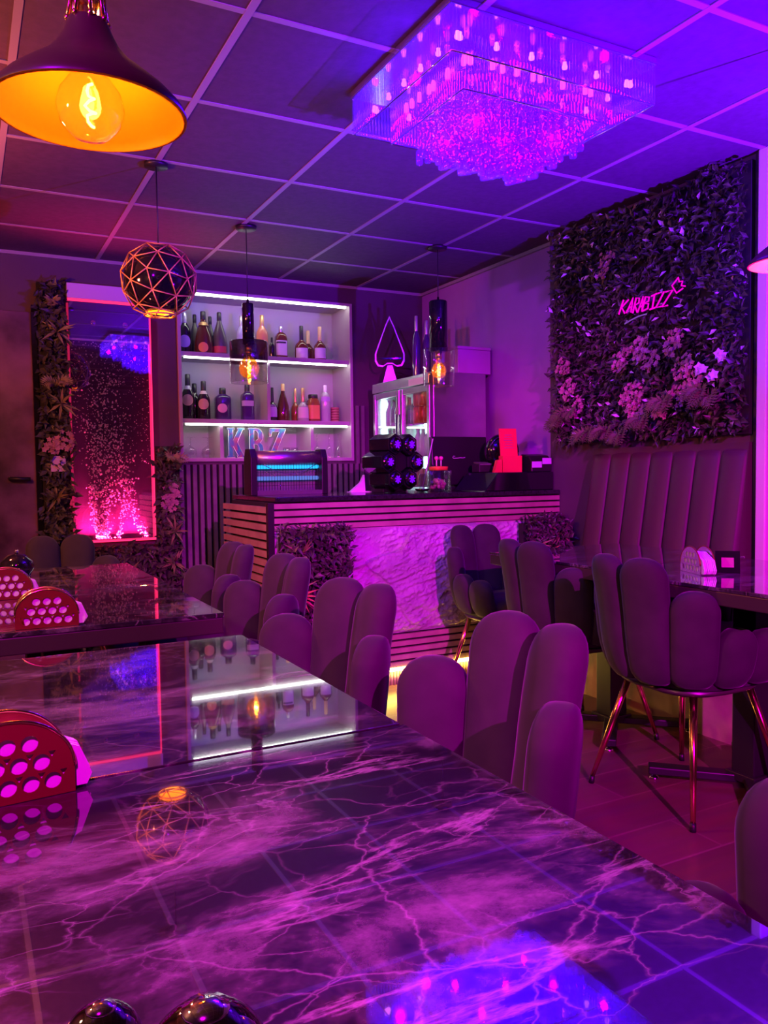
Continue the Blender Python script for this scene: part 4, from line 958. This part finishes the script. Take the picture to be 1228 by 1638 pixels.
for k in range(6):
    q = (k+.5)/6
    bulbs += [(CH_X0+.055, CH_Y0+(CH_Y1-CH_Y0)*q, 2.375), (CH_X0+(CH_X1-CH_X0)*q, CH_Y0+.055, 2.375), (CH_X1-.05, CH_Y0+(CH_Y1-CH_Y0)*q, 2.375), (CH_X0+(CH_X1-CH_X0)*q, CH_Y1-.05, 2.375)]
for p in bulbs: MB().lathe([(0, -.004), (.008, 0), (.009, .007), (.006, .014), (.006, .020)], p, 10).build('led_bulb', M['bead'], t)
for i in range(6):
    for j in range(4):
        MB().lathe([(0, -.004), (.008, 0), (.008, .02), (.005, .03)], (1.43+.095*i, 2.14+.115*j, 2.38), 8).build('led_bulb', M['bead_m'], t)
for i in range(5):
    for (px, py) in ((X2[0]+.035, X2[2]+.05+.09*i), (X2[0]+.05+.12*i, X2[2]+.035)): MB().lathe([(0, -.004), (.008, 0), (.008, .02), (.005, .03)], (px, py, 2.36), 8).build('led_bulb', M['bead_m'], t)

# ------------------------------------------------------------------ pendant lamps
def bulb_parts(t, z, r, fil=True):
    bl = MB().lathe([(0, -r), (r*.5, -r*.87), (r*.87, -r*.5), (r, 0), (r*.9, r*.45), (r*.62, r*.85), (r*.36, r*1.2), (.014, r*1.5), (.013, r*1.75)], (0, 0, z), 28).build('bulb', M['amber'], t)
    pts = [(.010*math.cos(k*1.3)*(1 if k % 2 else .5), .010*math.sin(k*1.3), z-r*.55+r*1.25*k/14) for k in range(15)]
    MB().tube(pts, .0028, 6).build('filament', M['fil'], bl)
def bowl_lamp(label, x, y, z, R, power):
    t = thing('bowl_pendant_lamp', label, 'lamp', (x, y, z), 0, 'gold bowl pendant lamps'); k = R/.172
    out = [(R*1.0, 0), (R*1.004, .004*k), (R*.97, .016*k), (R*.84, .040*k), (R*.64, .068*k), (R*.46, .092*k), (R*.33, .118*k), (R*.25, .145*k), (R*.20, .166*k)]
    inn = [(r_*.978, z_-.0015) for r_, z_ in out]
    MB().shell(out, n=48).build('shade', M['shade_out'], t)
    MB().shell([(r_*.985, z_) for r_, z_ in inn][::-1]+[(R*1.0, 0)], n=48).build('shade_lining', M['shade_in'], t)
    cr = MB()
    for a in range(8):
        an = 2*PI*a/8; c, s_ = math.cos(an), math.sin(an)
        cr.tube([(R*.20*c, R*.20*s_, .166*k), (R*.17*c, R*.17*s_, .20*k), (R*.17*c, R*.17*s_, .235*k)], .004*k, 6); cr.sphere((R*.205*c, R*.205*s_, .166*k), .006*k, 8, 6)
    cr.shell([(R*.17, .205*k), (R*.17, .215*k)], n=24); cr.shell([(R*.18, .235*k), (R*.17, .25*k), (R*.06, .262*k)], n=24); cr.build('crown_neck', M['gold'], t)
    MB().lathe([(.014*k, .10*k), (.02*k, .11*k), (.02*k, .24*k)], n=16).build('socket', M['gold'], t)
    MB().tube([(0, 0, .25*k), (0, 0, H-z-.02)], .003, 6).build('cord', M['black'], t); MB().lathe([(.05, -.02), (.055, -.005), (.055, 0)], (0, 0, H-z-.001), 24).build('ceiling_rose', M['black'], t)
    bulb_parts(t, .012*k, .060*k)
    point_light('bowl_lamp_bulb', (0, 0, .015*k), (1.0, .46, .08), power, .02, t)
    point_light('bowl_lamp_crown_glow', (.024*k, 0, .19*k), (1.0, .34, .08), power*1.8, .003, t)  # added uplight standing for bulb light that leaks through the crown
    return t
bowl_lamp('large gold bowl lamp with a round amber bulb above the closest table', .2335, 1.60, 1.782, .174, 3.6)
bowl_lamp('gold bowl lamp cut off by the picture edge above the bench table', 2.375, 1.71, 1.765, .125, 1.5)
# geodesic ball lamp
t = thing('wire_ball_lamp', 'black ball pendant lamp wrapped in a gold geometric wire cage', 'lamp', (.785, 3.58, 1.955)); R = .150
MB().shell([(R*math.sin(a), -R*math.cos(a)) for a in [.42+(PI-.42)*k/18 for k in range(19)]], n=32).build('inner_ball', M['black_gloss'], t)
MB().shell([(R*.975*math.sin(a), -R*.975*math.cos(a)) for a in [.42+(PI-.44)*k/18 for k in range(19)]][::-1], n=32).build('ball_lining', M['shade_in'], t)
import bmesh
bm = bmesh.new(); bmesh.ops.create_icosphere(bm, subdivisions=2, radius=.164)
faces = [[v.co.copy() for v in f_.verts] for f_ in bm.faces]; edges = {}
for e in bm.edges: edges[tuple(sorted((e.verts[0].index, e.verts[1].index)))] = (e.verts[0].co.copy(), e.verts[1].co.copy())
bm.free(); b = MB(); Rr = Matrix.Rotation(.3, 3, 'Z') @ Matrix.Rotation(.55, 3, 'X')
for a, c in edges.values():
    a, c = Rr @ a, Rr @ c
    if (a.z+c.z)/2 > -.158: b.tube([a, c], .0028, 5)
b.tube([(.066*math.cos(2*PI*k/24), .066*math.sin(2*PI*k/24), -.148) for k in range(24)], .004, 6, True)
b.build('wire_cage', M['gold_wire'], t)
MB().tube([(0, 0, .15), (0, 0, H-1.955-.012)], .003, 6).build('cord', M['black'], t); MB().lathe([(.05, -.016), (.05, 0)], (0, 0, H-1.955-.001), 24).build('ceiling_rose', M['black'], t)
MB().sphere((0, 0, -.02), .03, 14, 10).build('bulb', M['fil'], t)
point_light('ball_lamp_bulb', (0, 0, -.06), (1.0, .55, .12), 2.5, .02, t)
# two glass lamps over the bar
def glass_lamp(label, x, y, zb, R, hg, br, tall):
    t = thing('glass_pendant_lamp', label, 'lamp', (x, y, zb), 0, 'glass pendant lamps over the bar')
    top = hg
    MB().shell([(R, hg*.5), (R, hg*.98), (R*.96, hg), (.03, hg)], n=36).build('smoked_glass' if not tall else 'glass_top', M['smoke'] if not tall else M['glass'], t)
    MB().shell([(R, hg*.5), (R, .004), (R*.985, 0), (R*.97, .004), (R*.97, hg*.5)], n=36).build('clear_glass', M['glass'], t)
    cr, ch = (.032, .20) if not tall else (.055, .28)
    MB().lathe([(cr, -.015), (cr, ch), (cr*.9, ch+.006), (.008, ch+.008), (.006, ch+.03), (0, ch+.03)], (0, 0, hg), 24).build('socket_tube', M['black_gloss'], t)
    MB().lathe([(.02, 0), (.022, .05)], (0, 0, hg-.06), 16).build('bulb_holder', M['gold'], t)
    z0 = zb+hg+ch
    MB().tube([(0, 0, hg+ch+.02), (0, 0, H-zb-.01)], .0025, 6).build('cord', M['black'], t); MB().lathe([(.055, -.016), (.058, 0)], (0, 0, H-zb-.001), 28).build('ceiling_rose', M['black'], t)
    bulb_parts(t, hg-.06-br*1.55, br)
    point_light('glass_lamp_bulb', (0, 0, hg-.06-br*1.55), (1.0, .5, .1), 1.2, .012, t)
glass_lamp('half smoked glass pendant lamp with glowing bulb before the bottle shelf', 1.41, 4.27, 1.612, .104, .225, .056, False)
glass_lamp('slim clear glass pendant lamp on a tall black tube before the fridge', 2.565, 4.17, 1.628, .095, .222, .046, True)

# ------------------------------------------------------------------ napkin holders and shakers
def arch(w_, h, n=28): return [(-w_/2, 0), (w_/2, 0), (w_/2, h-w_/2*.86)]+[(w_/2*math.cos(a), h-w_/2*.86+w_/2*.86*math.sin(a)) for a in [PI*k/n for k in range(1, n)]]+[(-w_/2, h-w_/2*.86)]
def make_holder(label, metal, rim_m):
    w_, h = .142, .090; t = thing('napkin_holder', label, 'napkin holder', group='perforated half round napkin holders')
    holes = []
    for r_, zz in enumerate((.016, .039, .062)):
        k = -3
        while k <= 3:
            xx = (k+(.5 if r_ == 1 else 0))*.0235; k += 1
            rr = .0093
            lim = math.sqrt(max(0, 1-max(0, (zz+rr-.029)/(.061-.004))**2))*(w_/2-.0025) if zz+rr > .029 else w_/2-.0025
            if abs(xx)+rr < lim: holes.append([(xx+rr*math.cos(2*PI*q/16), zz+rr*math.sin(2*PI*q/16)) for q in range(16)])
            x3, z3 = xx+.01175, zz+.0087; tr = .0046
            if abs(x3)+tr < lim-.004 and r_ < 2: holes.append([(x3+tr*math.sin(a), z3-tr*math.cos(a)) for a in (0, 2*PI/3, 4*PI/3)])
    me = plate(arch(w_, h), holes, .0016); me.transform(Matrix.Rotation(PI/2, 4, 'X'))
    for yy in (-.026, .026): link('perforated_plate', me, metal, t, (0, yy, .002))
    o = arch(w_, h); b = MB()
    for yy in (-.026, .026): b.tube([(p[0], yy, p[1]+.002) for p in o[2:]], .0022, 6)
    b.build('rim', rim_m, t); MB().box(-w_/2, w_/2, -.027, .027, 0.0005, .003).build('base_plate', metal, t)
    return t
def napkins(label, x, y, rz):
    t = thing('napkin_stack', label, 'napkins', (x, y, .7545), rz, 'white napkins in the holders')
    b = MB()
    for k in range(9):
        yy = -.0225+k*.005; dx = rnd(-.003, .004)+.012
        b.prism([(-.058+dx, 0), (.072+dx, 0), (.078+dx, .012), (.064+dx, .046), (.02, .070), (-.03, .068), (-.056, .040)], lambda u, v, w2: (u, w2, v), yy, yy+.0035)
    b.build('folded_napkins', M['napkin'], t)
Hh1 = make_holder('large red napkin holder on the second table, cut by the picture edge', M['copper'], M['gold']); Hh1.location = (.030, .995, .7502); Hh1.rotation_euler.z = .10
napkins('napkins in the large red holder on the second table', .030, .995, .10)
copy_tree(Hh1, 'red napkin holder standing on the dark front edge of the third table', loc=(.170, 2.105, .7502), rz=-.05); napkins('napkins in the holder on the dark front edge', .170, 2.105, -.05)
copy_tree(Hh1, 'red napkin holder on the third table behind the other one', loc=(.105, 2.64, .7502), rz=-.02); napkins('napkins in the holder behind the other one', .105, 2.64, -.02)
M['silver'] = principled('silver_pattern', (.7, .66, .72), .25, metal=.8)
Hs = make_holder('silver napkin holder on the bench table', M['silver'], M['copper']); Hs.location = (2.255, 1.965, .7502); Hs.rotation_euler.z = -1.95; Hs['group'] = 'silver napkin holder'
napkins('napkins in the silver holder on the bench table', 2.255, 1.965, -1.95)
t = thing('table_card', 'small dark framed card with a pink square behind the silver napkin holder', 'card', (2.335, 1.905, .7505), -0.75)
MB().box(-.04, .04, -.004, .004, 0, .075, Matrix.Rotation(-.15, 4, 'X')).build('frame', M['black_gloss'], t); MB().box(-.02, .02, -.0055, -.0042, .018, .052, Matrix.Rotation(-.15, 4, 'X')).build('pink_square', M['blossom'], t)
MB().prism([(.014, 0), (.06, 0), (.018, .06)], lambda u, v, w_: (w_, u, v), -.012, .012).build('easel_foot', M['black_gloss'], t)
def shaker(label, x, y, r):
    t = thing('ball_shaker', label, 'shaker', (x, y, .7505), 0, 'round chrome shakers')
    MB().sphere((0, 0, r), r, 28, 18).build('body', M['dark_chrome'], t); MB().lathe([(r*.38, 0), (r*.36, r*.08), (r*.15, r*.16), (0, r*.17)], (0, 0, 2*r-r*.09), 16).build('cap', M['chrome'], t)
shaker('round chrome shaker at the picture edge behind the large red holder', .005, 1.10, .024)
shaker('round chrome shaker behind the large red holder, further from the edge', .052, 1.105, .024)
shaker('big round chrome shaker reflecting the lamp, cut by the bottom edge', .108, .425, .036)
shaker('small round chrome shaker cut by the bottom edge', .062, .490, .024)
t = thing('lidded_pot', 'dark round lidded pot on the far table behind the red holders', 'pot', (.165, 3.22, .7505)); MB().lathe([(0, 0), (.045, .002), (.06, .03), (.055, .055), (.03, .078), (0, .084)], n=28).build('body', M['black_gloss'], t); MB().sphere((0, 0, .09), .008, 10, 8).build('knob', M['chrome'], t)
